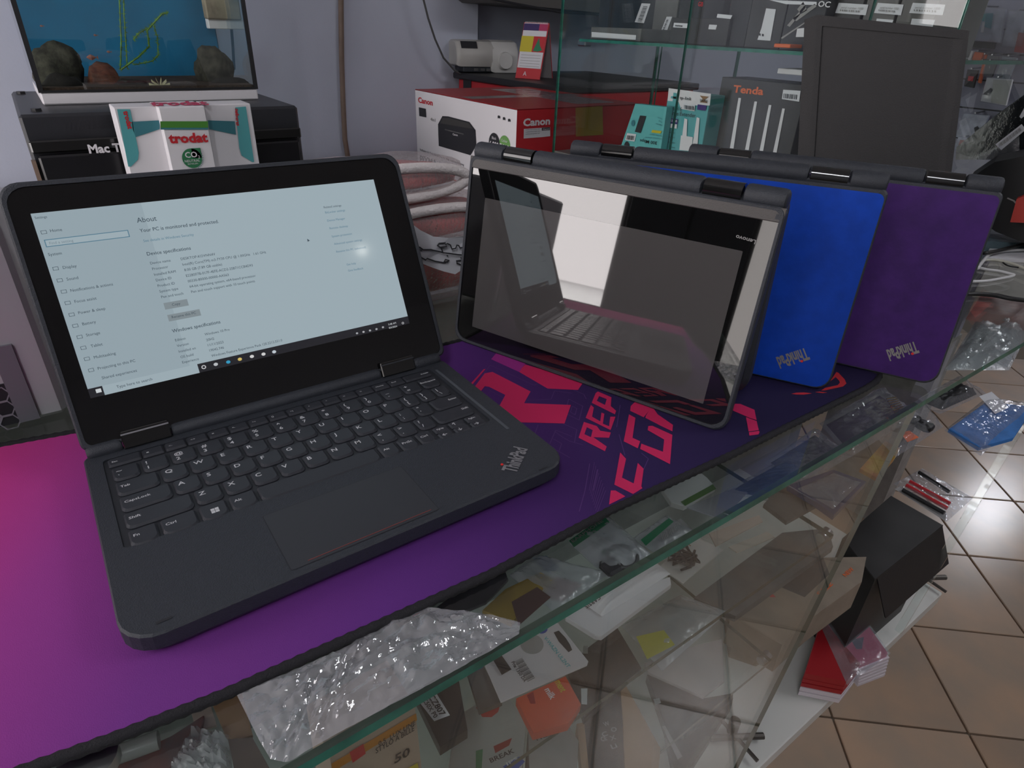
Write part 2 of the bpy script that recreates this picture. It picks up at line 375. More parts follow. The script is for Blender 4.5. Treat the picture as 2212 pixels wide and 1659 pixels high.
key(11.55, 12.32, 5, 'PgUp', half=1); key(12.32, 13.15, 5, '\u2191', half=1); key(13.15, 13.98, 5, 'PgDn', half=1)
key(11.55, 12.32, 5, '\u2190', half=2); key(12.32, 13.15, 5, '\u2193', half=2); key(13.15, 13.98, 5, '\u2192', half=2)
tp = rrect(-.061, .0052, .0390, .0622, .0015, 2); ti_ = rrect(-.0606, .0056, .0386, .0618, .0013, 2)
MB().tess([[fb((a, b, .00025)) for a, b in ti_]]).build('touchpad', mat('touchpad_grey', (.036, .039, .046), .42), L1)
n = len(tp); MB().add([fb((a, b, .0002)) for a, b in tp] + [fb((a, b, .0002)) for a, b in ti_], [(i, (i + 1) % n, n + (i + 1) % n, n + i) for i in range(n)]).build('touchpad_groove', M_ink, L1)
MB().box((-.050, .0077, .0002), (.034, .0080, .0005), fb).build('touchpad_line', mat('red_line', (.30, .06, .05), .5), L1)
for a in (-.1285, .1255): MB().prism([fb((x, y, .0001)) for x, y in rrect(a - .0042, .0072 if a < 0 else .0025, a + .0042, .0088 if a < 0 else .0037, .0008, 3)], (0, 0, .0002)).build('speaker_slot', M_ink, L1)
MB().prism([fb(p + (.00005,)) for p in ((.1325, .060), (.1352, .060), (.1352, .178), (.1325, .178))], (0, 0, .0002)).build('deck_ridge', mat('ridge_grey', (.085, .095, .11), .4), L1)
lg = MB(); fit_text(lg, 'ThinkPad', fb((.1050, .0095, .0004)), fb((.1300, .0290, .0004)), fb((.0975, .0180, .0004)), bold=.03); lg.build('maker_logo', M_silver, L1)
MB().tube([fb((.1023, .0232, .0003)), fb((.1023, .0232, .0007))], .0011, 8).build('logo_dot', mat('logo_red', (.8, .03, .03), .4), L1)
# lid
la = 1.116; H1 = V((.0007, .1934, .9507)); UP1 = Y1 * math.cos(la) + Z1 * math.sin(la); N1 = X1.cross(UP1).normalized()
fl = frame(H1 + X1 * .0025, X1, UP1, N1)
lid1, in1 = lid_shell(fl, .302, .0035, .1965, L1)
MB().tess([[fl((a, b, -.0001)) for a, b in in1]]).build('bezel', mat('screen_bezel', (.006, .006, .0065), .06, spec=.6), lid1)
hinge_bar(H1 + N1 * -.0030 + UP1 * .0015, X1, .149, L1, r=.0065, bars=((-.1231, -.0905), (.0855, .1187)))
for a, b in ((-.1231, -.0905), (.0855, .1187)):
    MB().cbox((a - .0025, -.002, -.004), (b - .0025, .0115, .0042), .0008, fl).build('hinge_block', M_gloss, L1)
    MB().box((a - .0023, .0085, .0042), (b - .0027, .0096, .0046), fl).build('hinge_trim', M_silver if a < 0 else M_dgrey, L1)
D0, D1 = fl((-.1360, .0404, .00005)), fl((.1225, .0404, .00005)); DX = (D1 - D0) / 1366; DY = UP1 * (.1342 / 768)
def sp_(u, v, n=.00005): return D0 + DX * u + DY * (768 - v) + N1 * n       # a point by its pixel on the laptop's own screen
def emis(name, c, es=1): return mat(name, (.02, .02, .02), .08, emit=c, es=es, spec=.35)
M_s1 = emis('screen_white', (.31, .385, .425)); M_s2 = emis('screen_side_pane', (.275, .345, .385)); M_sb = emis('screen_bar', (.012, .012, .016))
M_st = emis('screen_text', (.035, .055, .075)); M_sl = emis('screen_link', (.07, .17, .24)); M_sg = emis('screen_grey_button', (.20, .24, .26)); M_sm = emis('screen_muted', (.16, .21, .24))
def srect(mb, u0, v0, u1, v1, n): return mb.add([sp_(u0, v1, n), sp_(u1, v1, n), sp_(u1, v0, n), sp_(u0, v0, n)], [(0, 1, 2, 3)])
disp = srect(MB(), 0, 0, 1366, 768, .0001).build('display', M_s1, L1)
srect(MB(), 0, 0, 364, 728, .00018).build('side_pane', M_s2, disp)
srect(MB(), 0, 728, 1366, 768, .00020).build('taskbar', M_sb, disp)
srect(MB(), 48, 728, 392, 768, .00024).build('search_box', M_s1, disp)
HB = H1 + X1 * .0025
def spx(px):                                                        # photograph position -> pixel on the laptop's screen
    P = on(px[0], px[1], HB, N1) - D0; return P.dot(X1) / DX.length, 768 - P.dot(UP1) / DY.length
def stext(s, px, size=15, m=None, bold=0):
    u, v = spx(px); mb = MB().text(s, sp_(u, v, .0003), X1, UP1, size=size * DX.length * 1.05, bold=bold, sx=.98); return mb.build('screen_text', m or M_st, disp)
C2 = crop(0, 400); C3 = crop(480, 400); C4 = crop(180, 760)
for s, x, y, z in (('Settings', 300, 290, 12), ('Home', 432, 402, 15), ('System', 415, 606, 15), ('Display', 540, 716, 15), ('Sound', 572, 815, 15), ('Notifications & actions', 605, 912, 15), ('Focus assist', 640, 1006, 15), ('Power & sleep', 672, 1102, 15), ('Battery', 706, 1197, 15), ('Storage', 738, 1292, 15), ('Tablet', 778, 1386, 15), ('Multitasking', 805, 1482, 15), ('Projecting to this PC', 838, 1576, 15), ('Shared experiences', 872, 1657, 15), ('Device name', 1285, 677, 14), ('Processor', 1302, 726, 14), ('Installed RAM', 1318, 774, 14), ('Device ID', 1333, 822, 14), ('Product ID', 1348, 870, 14), ('System type', 1363, 918, 14), ('Pen and touch', 1379, 965, 14), ('Edition', 1497, 1334, 14), ('Version', 1512, 1382, 14), ('Installed on', 1527, 1430, 14), ('OS build', 1543, 1478, 14), ('Experience', 1558, 1522, 14)):
    stext(s, C2((x, y))[0], z)
for s, x, y in (('DESKTOP-KOVNN4V', 1545, 641), ('Intel(R) Core(TM) m3-7Y30 CPU @ 1.00GHz   1.61 GHz', 1560, 688), ('8.00 GB (7.89 GB usable)', 1575, 735), ('E22B5F7B-017F-4EFE-ACD2-25B71CCB4D93', 1590, 784), ('00330-80000-00000-AA563', 1605, 831), ('64-bit operating system, x64-based processor', 1620, 876), ('Pen and touch support with 10 touch points', 1634, 921), ('Windows 10 Pro', 1748, 1284), ('20H2', 1762, 1332), ('11/11/2023', 1776, 1376), ('19042.746', 1790, 1421), ('Windows Feature Experience Pack 120.2212.551.0', 1806, 1467)):
    stext(s, C2((x, y))[0], 14, M_sm if 0 else M_st)
for s, x, y, z, b in (('About', 1172, 322, 27, 0), ('Your PC is monitored and protected.', 1196, 404, 19, .006), ('Device specifications', 1257, 602, 19, .006), ('Windows specifications', 1472, 1260, 19, .006)): stext(s, C2((x, y))[0], z, M_st, b)
stext('See details in Windows Security', C2((1226, 487))[0], 14, M_sl)
stext('Related settings', C3((868, 199))[0], 13)
for s, x, y in (('BitLocker settings', 880, 243), ('Device Manager', 898, 312), ('Remote desktop', 918, 378), ('System protection', 936, 447), ('Advanced system settings', 956, 511), ('Rename this PC (advanced)', 975, 577), ('Get help', 1062, 687), ('Give feedback', 1075, 739)): stext(s, C3((x, y))[0], 13, M_sl)
stext('Type here to search', C4((287, 312))[0], 15)
M_sw = emis('screen_light_text', (.55, .58, .6)); stext('5:48 AM', C3((1418, 1197))[0], 12, M_sw); stext('8/6/2024', C3((1424, 1226))[0], 12, M_sw)
def sbox(px, m, name, n=.00026, line=None):
    q = [spx(p) for p in px]; u0 = sum(a[0] for a in (q[0], q[3])) / 2; u1 = (q[1][0] + q[2][0]) / 2; v0 = (q[0][1] + q[1][1]) / 2; v1 = (q[2][1] + q[3][1]) / 2
    mb = MB()
    if line:
        for r in ((u0, v0, u1, v0 + line), (u0, v1 - line, u1, v1), (u0, v0, u0 + line, v1), (u1 - line, v0, u1, v1)): srect(mb, *r, n)
    else: srect(mb, u0, v0, u1, v1, n)
    return mb.build(name, m, disp)
sbox(C2((1395, 1006), (1597, 972), (1610, 1028), (1408, 1062)), M_sg, 'copy_button'); stext('Copy', C2((1470, 1031))[0], 14)
sbox(C2((1427, 1108), (1702, 1058), (1716, 1112), (1441, 1164)), M_sg, 'rename_button'); stext('Rename this PC', C2((1468, 1137))[0], 14)
sbox(C2((375, 470), (1090, 380), (1110, 440), (395, 533)), M_s1, 'find_box', .00024); sbox(C2((375, 470), (1090, 380), (1110, 440), (395, 533)), M_sl, 'find_box_frame', .00028, 3); stext('Find a setting', C2((425, 508))[0], 14, M_sm)
for x, y in ((374, 402), (475, 712), (510, 812), (545, 908), (578, 1005), (612, 1105), (643, 1200), (680, 1295), (712, 1388), (742, 1482), (778, 1578)):
    u, v = spx(C2((x, y))[0]); mb = MB()
    for r in ((u - 9, v - 7, u + 9, v - 5.5), (u - 9, v + 5.5, u + 9, v + 7), (u - 9, v - 7, u - 7.5, v + 7), (u + 7.5, v - 7, u + 9, v + 7)): srect(mb, *r, .00026)
    mb.build('menu_icon', M_st, disp)
u, v = spx((213, 844)); srect(MB(), u - 9, v - 8, u + 9, v + 8, .00026).build('start_icon', M_sw, disp)
for px, c in (((440, 793), None), ((466, 787), (.45, .47, .5)), ((493, 782), (.03, .30, .5)), ((518, 776), (.6, .45, .12)), ((544, 770), (.6, .6, .6)), ((569, 765), (.6, .6, .6)), ((592, 760), (.5, .55, .6)), ((771, 720), (.35, .36, .38)), ((785, 717), (.4, .4, .42)), ((799, 714), (.35, .36, .38)), ((813, 711), (.35, .36, .38)), ((827, 707), (.35, .36, .38)), ((870, 698), None)):
    u, v = spx(px); r = 9 if px[0] < 700 else 6
    mb = MB(); mm = emis('icon_%d' % px[0], c or (.55, .55, .57))
    if c: mb.add([sp_(u + r * math.cos(k * .785), v + r * .85 * math.sin(k * .785), .00028) for k in range(8)], [tuple(range(8))])
    else:
        P = [sp_(u + q * math.cos(k * .5236), v + q * math.sin(k * .5236), .00028) for q in (r, r * .6) for k in range(12)]; mb.add(P, [(k, (k + 1) % 12, 12 + (k + 1) % 12, 12 + k) for k in range(12)])
    mb.build('taskbar_icon', mm, disp)
u, v = spx((663, 516)); MB().add([sp_(u + a, v + b, .0003) for a, b in ((0, 0), (0, 16), (4, 12), (11, 11))], [(0, 1, 2, 3)]).build('mouse_pointer', M_st, disp)

# --- the three laptops standing like tents on their lids
def tent(name, label, x, y, yaw, tilt, w_, h, zb, screen, back, off, D):
    U = V((math.cos(yaw), math.sin(yaw), 0)); n_ = V((-math.sin(yaw), math.cos(yaw), 0)); v_ = n_ * math.cos(tilt) + Z1 * math.sin(tilt)
    N = U.cross(v_).normalized(); N = N if N.dot(EYE - V((x, y, zb))) > 0 else -N       # towards the viewer
    t = thing('laptop', label, 'laptop', V((x, y, zb)) + U * w_ / 2 + n_ * .03, 'laptops on the counter')
    top = V((x, y, zb)) + U * (w_ / 2) + v_ * h
    if screen: fr = frame(top, U, -v_, N)
    else: fr = lambda p: top + U * p[0] - v_ * p[1] - N * (p[2] + .0095)
    lid, inn = lid_shell(fr, w_, .001, h, t, back)
    axis = top + v_ * .0035 - N * .0085
    hinge_bar(axis, U, w_ / 2, t, .0090)
    # base: hangs behind from the hinge
    zb_ = axis.z - zb; hx = math.sqrt(max(D * D - (zb_ - .002) ** 2, 1e-6)) if off is None else off
    b = (n_ * hx - Z1 * (zb_ - .002)).normalized(); K = U.cross(b).normalized(); K = K if K.dot(n_) > 0 else -K
    ez = K if screen else -K
    oo = axis + b * D + ez * .0085
    fbb = frame(oo, U, -b, ez)
    base_shell(fbb, w_ - .004, D, t)
    return t, fr, U, v_, N, top, lid, inn
tL2 = tent('laptop', 'dark grey laptop standing tent-like with its black mirroring screen facing out', .2033, .2593, -1.2323, 1.42, .3032, .1925, .9325, True, None, .024, .1855)
t2_, fr2, U2, v2, N2, top2, lid2, in2 = tL2
MB().tess([[fr2((a, b, -.0001)) for a, b in in2]]).build('bezel', mat('mirror_bezel', (.004, .004, .004), .015, spec=1.0, coat=1.0), lid2)
q = rrect(-.1290, .0385, .1275, .1725, .0005, 1)
MB().tess([[fr2((a, b, .0001)) for a, b in q]]).build('display', mat('dark_display', (.085, .080, .078), .02, spec=1.0, coat=1.0), t2_)
MB().cbox((-.1515, .0015, -.001), (.1515, .0125, .0008), .0006, fr2).build('bezel_band', mat('bezel_grey', (.09, .082, .078), .5, bump=.2, bscale=900), lid2)
lg = MB(); mid = on(1612, 512, top2, N2); P0 = on(1634, 519, top2, N2); P1 = on(1591, 507, top2, N2); P2 = on(1630, 531, top2, N2)
fit_text(lg, 'Lenovo', P0, P1, P2 - (P2 - P0) * .25, .02, N2 * .0004); lg.build('maker_logo', M_mid, lid2)
sq = [on(a, b, top2, N2) + N2 * .0009 for a, b in ((1678, 462), (1694, 465), (1690, 476), (1674, 473))]; MB().add(sq, [(0, 1, 2, 3)]).build('certificate_mark', M_dgrey, lid2)

M_bfilm = mat('blue_vinyl', (.004, .060, .48), .5, spec=.22, var=.10, vscale=60, bump=.12, bscale=160)
M_pfilm = mat('purple_vinyl', (.060, .014, .15), .5, spec=.22, var=.13, vscale=60, bump=.12, bscale=160)
M_lg = mat('logo_pewter', (.30, .28, .26), .4, metal=.5)
tL3 = tent('laptop', 'laptop with a bright blue lid cover standing tent-like between two others', .3039, .2240, -1.052, 1.428, .2986, .1918, .933, False, M_bfilm, .035, .19)
tL4 = tent('laptop', 'laptop with a purple lid cover standing tent-like, farthest of the row', .4233, .1762, -1.0999, 1.3267, .2976, .1903, .933, False, M_pfilm, .05, .195)
for tt, (p0, p1, pt, dot) in ((tL3, ((1741, 752), (1676, 773), (1750, 777), (1732, 780))), (tL4, ((1978, 738), (1914, 757), (1988, 762), (1971, 764)))):
    _, fr, U, v_, N, top, lid, _i = tt; pl = top + N * .0008
    g = MB(); fit_text(g, 'ThinkPad', on(*p0, pl, N), on(*p1, pl, N), on(*pt, pl, N), .035); g.build('maker_logo', M_lg, lid)
    c = on(*dot, pl, N); MB().tube([c, c + N * .0006], .0013, 8).build('logo_dot', mat('logo_red', (.8, .03, .03), .4), lid)

# ------------------------------------------------------------------ the glass counter
def mglass(mb, name, parent, edge=None):
    return mb.build(name, [M_glass, edge or M_edge], parent)
def pane(x0, y0, z0, x1, y1, z1, thin):        # box whose faces normal to axis THIN are clear and the rest green edge
    mb = MB(); P = [V((a, b, c)) for c in (z0, z1) for b in (y0, y1) for a in (x0, x1)]
    for ax, fs in ((2, ((0, 1, 3, 2), (4, 5, 7, 6))), (1, ((0, 1, 5, 4), (2, 3, 7, 6))), (0, ((0, 2, 6, 4), (1, 3, 7, 5)))):
        mb.mi(0 if ax == thin else 1)
        for f in fs: mb.add([P[i] for i in f], [(0, 1, 2, 3)])
    return mb
CT = thing('display_counter', 'glass shop counter with green edged top, glass shelves and white base board', 'counter', (.25, .15, 0))
GF = -.0935
mglass(pane(-.9, GF, .921, 1.32, .42, .928, 2), 'top_glass', CT)
mb = MB(); f1 = [V((-.9, GF + .004, .29)), V((.402, GF + .004, .29)), V((.532, GF + .004, .9205)), V((-.9, GF + .004, .9205))]; d = V((0, .005, 0))
mb.add(f1, [(0, 1, 2, 3)]).add([p + d for p in f1], [(0, 1, 2, 3)]).mi(1)
for i in range(4): j = (i + 1) % 4; mb.add([f1[i], f1[j], f1[j] + d, f1[i] + d], [(0, 1, 2, 3)])
mglass(mb, 'front_glass', CT, M_edge2)
mb = MB(); f1 = [V((.918, GF + .004, .31)), V((.924, GF + .004, .31)), V((1.100, GF + .004, .9205)), V((1.094, GF + .004, .9205))]
mglass(mb.prism(f1, (0, .012, 0)), 'side_glass', CT, M_edge2)
mglass(pane(-.9, -.066, .733, .512, .38, .739, 2), 'shelf', CT, M_edge2)
mglass(pane(-.9, -.066, .546, .468, .38, .552, 2), 'shelf', CT, M_edge2)
for z, xx in ((.739, .508), (.552, .464)):
    for y in (-.055, .33): MB().tube([(xx, y, z - .012), (xx + .006, y, z - .012), (xx + .016, y, z - .008)], .006, 10).build('shelf_bracket', M_metal, CT, smooth=40)
bb = [at(2033, 1283, .30), at(1640, 1659, .30)]
yb = (bb[0].y + bb[1].y) / 2
MB().cbox((-.9, yb, .27), (1.10, .40, .30), .002).build('base_board', mat('white_laminate', (.66, .66, .62), .4), CT)
MB().box((-.9, yb + .06, 0), (1.05, .39, .27)).build('plinth', M_wall2, CT)
MB().box((-.9, .39, .30), (1.30, .41, .9205)).build('back_panel', mat('counter_back', (.28, .28, .27), .6, var=.1), CT)
for px in ((2000, 1248), (1592, 1592)):          # the dark sliding lock fittings on the board
    c = at(px[0], px[1], .312); mb = MB().tube([c + V((-.035, .022, 0)), c + V((.035, -.022, 0))], .005, 8).tube([c + V((.005, .055, 0)), c + V((-.005, -.040, 0))], .003, 8).tube([c + V((.006, .012, -.008)), c + V((.006, .012, .02))], .008, 10)
    mb.build('lock_fitting', mat('old_steel', (.10, .09, .08), .45, metal=.6), CT)

# ------------------------------------------------------------------ desk mat with its print
MZ = .932
fe = [(-150, 1735), (63, 1657), (250, 1590), (480, 1499), (807, 1352), (1055, 1240), (1319, 1100), (1581, 980), (1700, 920), (1870, 837), (1893, 822)]
outline = [at(x, y, MZ) for x, y in fe] + [at(1902, 809, MZ), V((.535, .02, MZ)), V((.53, .20, MZ)), V((.515, .245, MZ)), V((.20, .252, MZ)), V((.03, .256, MZ)), at(165, 932, MZ), at(0, 962, MZ), V((-.42, .29, MZ)), V((-.42, -.01, MZ))]
mm = bpy.data.materials.new('mat_cloth'); mm.use_nodes = True; nt = mm.node_tree; bs = nt.nodes['Principled BSDF']; bs.inputs['Roughness'].default_value = .85; bs.inputs['Specular IOR Level'].default_value = .2
tc = nt.nodes.new('ShaderNodeTexCoord'); sx = nt.nodes.new('ShaderNodeSeparateXYZ'); ma = nt.nodes.new('ShaderNodeMath'); ma.operation = 'MULTIPLY_ADD'; ma.inputs[1].default_value = -.62
rp = nt.nodes.new('ShaderNodeValToRGB'); mr = nt.nodes.new('ShaderNodeMapRange'); mr.inputs['From Min'].default_value = -.5; mr.inputs['From Max'].default_value = .5
nt.links.new(tc.outputs['Object'], sx.inputs[0]); nt.links.new(sx.outputs['Y'], ma.inputs[0]); nt.links.new(sx.outputs['X'], ma.inputs[2]); nt.links.new(ma.outputs[0], mr.inputs['Value']); nt.links.new(mr.outputs[0], rp.inputs['Fac'])
els = [(.10, (.70, .05, .27)), (.25, (.36, .05, .30)), (.36, (.20, .042, .27)), (.50, (.13, .032, .23)), (.60, (.075, .022, .15)), (.72, (.032, .017, .085)), (.86, (.020, .014, .055))]
while len(rp.color_ramp.elements) < len(els): rp.color_ramp.elements.new(.5)
for e, (p, c) in zip(rp.color_ramp.elements, els): e.position = p; e.color = (*c, 1)
nt.links.new(rp.outputs[0], bs.inputs['Base Color'])
wn = nt.nodes.new('ShaderNodeTexNoise'); wn.inputs['Scale'].default_value = 1500; bp = nt.nodes.new('ShaderNodeBump'); bp.inputs['Strength'].default_value = .3; bp.inputs['Distance'].default_value = .0006
nt.links.new(tc.outputs['Object'], wn.inputs[0]); nt.links.new(wn.outputs[0], bp.inputs['Height']); nt.links.new(bp.outputs[0], bs.inputs['Normal'])
DM = thing('desk_mat', 'large pink to purple gaming desk mat with magenta lettering and stitched black edge', 'desk mat', (0, 0, .928))
MB().prism([p - V((0, 0, .0036)) for p in outline], (0, 0, .0036)).build('mat_body', mm, DM)
rim = []                                         # stitched edge: a rope of close bumps
for i in range(len(outline)):
    a, b = outline[i], outline[(i + 1) % len(outline)]; k = max(1, int((b - a).length / .0035))
    for j in range(k): rim.append(a.lerp(b, j / k))
rim.append(rim[0].copy())
MB().tube([p - V((0, 0, .0012)) for p in rim], [.0034 if i % 2 else .0028 for i in range(len(rim))], 8, cap=False).build('stitched_edge', mat('black_thread', (.012, .011, .014), .8, bump=.4, bscale=900), DM, smooth=True)
M_mag = mat('magenta_print', (.62, .014, .105), .7); M_mag2 = mat('violet_print', (.34, .02, .24), .7); M_line = mat('faint_print', (.085, .03, .16), .8); M_coral = mat('coral_print', (.55, .022, .03), .7)
def mprint(name, loops, m, z=.0003): return MB().tess([level(l, MZ + z) for l in loops]).build(name, m, DM)
P = crop(960, 700)
mprint('logo_print', [P((250, 545), (345, 420), (410, 408), (735, 575), (680, 675), (1080, 690), (1025, 848), (625, 838), (465, 705), (520, 605), (380, 535), (345, 530), (305, 580))], M_mag)
mprint('logo_print', [P((218, 515), (335, 385), (352, 382), (232, 525))], M_mag)
mprint('logo_print', [P((660, 375), (690, 345), (1190, 490), (1140, 562), (880, 550), (640, 410))], M_mag)
mprint('logo_print', [P((398, 300), (470, 215), (700, 330), (660, 375), (640, 410))], M_mag2)
for nm, l in (('P', [P((1290, 590), (1310, 575), (1425, 625), (1420, 700), (1465, 740), (1455, 770), (1257, 672)), P((1320, 615), (1300, 655), (1370, 690), (1385, 640))]),
              ('E', [P((1250, 690), (1275, 712), (1260, 790), (1330, 830), (1340, 755), (1365, 765), (1352, 850), (1405, 872), (1415, 790), (1460, 790), (1418, 905), (1205, 800))]),
              ('R', [P((1190, 835), (1300, 870), (1330, 910), (1420, 925), (1405, 970), (1270, 965), (1385, 1045), (1370, 1085), (1145, 970)), P((1215, 880), (1195, 940), (1250, 965), (1265, 905))]),
              ('M', [P((1590, 700), (1640, 650), (1770, 710), (1700, 795), (1585, 740))]),
              ('A', [P((1720, 780), (1770, 700), (1820, 770), (1950, 860), (1945, 915), (1840, 865), (1715, 800))]),
              ('G', [P((1575, 770), (1630, 800), (1605, 970), (1670, 1000), (1650, 1060), (1530, 1000))]),
              ('G', [P((1740, 870), (1775, 868), (1945, 945), (1925, 1195), (1670, 1065), (1680, 1020), (1865, 1090), (1875, 985), (1735, 905))]),
              ('C', [P((1500, 1095), (1550, 1150), (1515, 1310), (1615, 1360), (1650, 1185), (1700, 1235), (1680, 1385), (1690, 1400), (1610, 1450), (1450, 1370))]),
              ('F', [P((1420, 1420), (1460, 1420), (1545, 1470), (1405, 1540))])):
    mprint('printed_letter', l, M_mag)
Q = crop(1480, 700, 6.379)
mprint('logo_print', [Q((640, 1160), (690, 1098), (760, 1100), (955, 1180), (972, 1262), (985, 1322), (880, 1290), (835, 1268), (640, 1185))], M_mag)
mprint('logo_print', [Q((838, 1282), (880, 1298), (985, 1335), (1015, 1462), (875, 1480))], M_mag)
mprint('logo_print', [Q((878, 1490), (1018, 1472), (1026, 1490), (1010, 1520), (886, 1536))], M_mag)
R_ = crop(1720, 740, 13.825)
mprint('eye_print', [R_((740, 1430), (870, 1350), (1240, 1270), (1300, 1200), (1290, 1150), (1180, 1030), (1000, 1170), (1110, 1010), (1200, 880), (1260, 900), (1440, 1090), (1500, 1220), (1400, 1310), (850, 1430))], M_coral)
mprint('eye_print', [R_((-150, 1530), (0, 1497), (230, 1488), (480, 1515), (230, 1555), (0, 1553))], M_coral)
mprint('eye_print', [R_((560, 1480), (700, 1465), (930, 1490), (800, 1510))], M_coral)
def pline(pts, wd=.0007):                        # faint outline print
    mb = MB(); p = level(pts, MZ + .00025)
    for a, b in zip(p, p[1:]):
        t = (b - a).normalized(); n = V((-t.y, t.x, 0)) * wd / 2; mb.add([a - n, b - n, b + n, a + n], [(0, 1, 2, 3)])
    mb.build('outline_print', M_line, DM)
for pts in (((380, 560), (520, 640), (490, 720)), ((700, 650), (910, 640), (940, 570), (1090, 590)), ((1060, 640), (1180, 700), (1150, 820), (1030, 760), (1060, 640)), ((1090, 700), (1130, 720), (1115, 775), (1075, 750), (1090, 700)), ((1010, 850), (1130, 900), (1110, 1010)), ((940, 915), (1000, 960), (1070, 1000), (1180, 1030)), ((900, 1020), (950, 905), (1090, 960)), ((930, 980), (1000, 1020), (980, 1080)), ((1070, 1140), (930, 1060)), ((1500, 690), (1470, 880)), ((1490, 940), (1540, 1120)), ((1240, 1190), (1200, 1420), (1150, 1600)), ((1310, 1240), (1270, 1420)), ((1680, 1100), (1740, 1150), (1700, 1240)), ((800, 860), (770, 940)), ((300, 480), (390, 350), (500, 400), (760, 520), (800, 510)), ((1210, 640), (1190, 600), (1100, 560))):
    pline(P(*pts))
for i in range(9): pline(P((1280 + 12 * i, 1180 + 30 * i), (1235 + 8 * i, 1420 + 25 * i)), .0004)

# ------------------------------------------------------------------ back of the shop
DESK = thing('work_desk', 'plain desk along the back wall carrying the rack and the printer carton', 'desk', (.7, 1.6, 0))
MB().cbox((-.4, 1.12, .72), (2.2, 2.215, .75), .003).build('desk_top', mat('desk_top_grey', (.42, .41, .42), .5, var=.05), DESK)
for x in (-.35, .9, 2.15):
    for y in (1.17, 2.19): MB().box((x - .025, y - .025, 0), (x + .025, y + .025, .72)).build('leg', M_mid, DESK)
# rack cabinet
RK = thing('rack_cabinet', 'wide black network rack with perforated top edge and white lettering under the fish tank', 'cabinet', (.17, 1.7, .75))
x0, x1, y0, y1, z0, z1 = -.126, .462, 1.45, 1.97, .752, 1.036
MB().cbox((x0, y0 + .012, z0), (x1, y1, z1), .006).build('body', mat('rack_black', (.022, .023, .028), .4, bump=.15, bscale=500), RK)
MB().cbox((x0 + .004, y0 - .004, z1 - .075), (x1 - .004, y0 + .012, z1 - .050), .003).build('front_rail', M_gloss, RK)
MB().cbox((x0 + .012, y0 - .008, z0 + .012), (x1 - .17, y0 + .011, z1 - .080), .004).build('front_door', mat('rack_door', (.010, .010, .012), .18), RK)
MB().cbox((x1 - .165, y0 - .006, z0 + .012), (x1 - .012, y0 + .011, z1 - .080), .004).build('front_door', mat('rack_door', (.010, .010, .012), .18), RK)
MB().box((x0 - .002, y0 - .004, z0), (x0 + .006, y0 + .02, z1 - .09)).build('door_edge', mat('brown_edge', (.22, .15, .11), .6), RK)
mb = MB()
for i in range(30):
    for j in range(3):
        cx = x0 + .075 + i * .0085 + (j % 2) * .004; cz = z1 - .012 - j * .0085
        mb.add([(cx + .0030 * math.cos(k * 1.0472), y0 + .0112, cz + .0034 * math.sin(k * 1.0472)) for k in range(6)], [tuple(range(6))])
mb.build('vent_holes', M_ink, RK, kind='stuff')
g = MB(); fit_text(g, 'Mac Tech', ony(193, 331, y0 - .009), ony(300, 325, y0 - .009), ony(190, 312, y0 - .009), .035); g.build('maker_logo', M_white, RK)
for x, y in ((-.105, 1.90), (-.09, 1.52), (.42, 1.90), (.43, 1.86)): MB().tube([(x, y, z1), (x, y, z1 + .006)], .010, 10).build('cable_plug', M_black, RK)
# aquarium
AQ = thing('aquarium', 'blue backed fish tank with rocks and plants standing on the black rack', 'aquarium', (.18, 1.78, 1.037))
ax0, ax1, ay0, ay1, az = -.072, .412, 1.62, 1.955, 1.0365
MB().cbox((ax0, ay0, az), (ax1, ay1, az + .026), .003).build('base_frame', M_white, AQ)
M_water = mat('tank_back_blue', (.008, .17, .34), .7, var=.12, vscale=8)
MB().box((ax0 + .004, ay1 - .008, az + .027), (ax1 - .004, ay1 - .004, az + .50)).build('backdrop', M_water, AQ)
MB().box((ax0 + .006, ay0 + .006, az + .0265), (ax1 - .006, ay1 - .012, az + .036)).build('gravel', mat('gravel_brown', (.06, .035, .022), .9, bump=1, bscale=300, var=.5, vscale=200), AQ, kind='stuff')
mglass(pane(ax0, ay0, az + .027, ax1, ay0 + .005, az + .50, 1), 'front_pane', AQ, M_black)
mglass(pane(ax0, ay0 + .005, az + .027, ax0 + .005, ay1, az + .50, 0), 'side_pane', AQ, M_black); mglass(pane(ax1 - .005, ay0 + .005, az + .027, ax1, ay1, az + .50, 0), 'side_pane', AQ, M_black)
for xx in (ax0 + .003, ax1 - .003): MB().box((xx - .005, ay0 - .0015, az + .026), (xx + .005, ay0 + .004, az + .50)).build('corner_seal', M_black, AQ)
MB().box((ax0 + .004, ay0 - .0012, az + .026), (ax1 - .004, ay0 + .004, az + .031)).build('bottom_seal', M_black, AQ)
def rock(c, r, sd, m, sq=(1, 1, 1), name='rock', par=AQ, k=3):
    bm = bmesh.new(); bmesh.ops.create_icosphere(bm, subdivisions=k, radius=1)
    mb = MB(); vs = []
    for v in bm.verts:
        p = v.co.copy(); p *= 1 + .35 * noise.noise(p * 1.3 + V((sd, sd * 2, 0))) + .12 * noise.noise(p * 4 + V((sd, 0, 3))); vs.append(V(c) + V((p.x * r * sq[0], p.y * r * sq[1], max(p.z, -.55) * r * sq[2])))
    mb.add(vs, [tuple(v.index for v in f.verts) for f in bm.faces]); bm.free(); return mb.build(name, m, par, smooth=50)
M_rk = mat('rock_grey', (.055, .052, .038), .9, bump=.8, bscale=120, var=.5, vscale=60); M_rk2 = mat('rock_rust', (.13, .045, .025), .9, bump=.8, bscale=120, var=.5, vscale=60); M_rk3 = mat('rock_dark', (.012, .010, .008), .9, bump=.6, bscale=120)
AX = lambda x, y, d=1.70: ony(x, y, d)
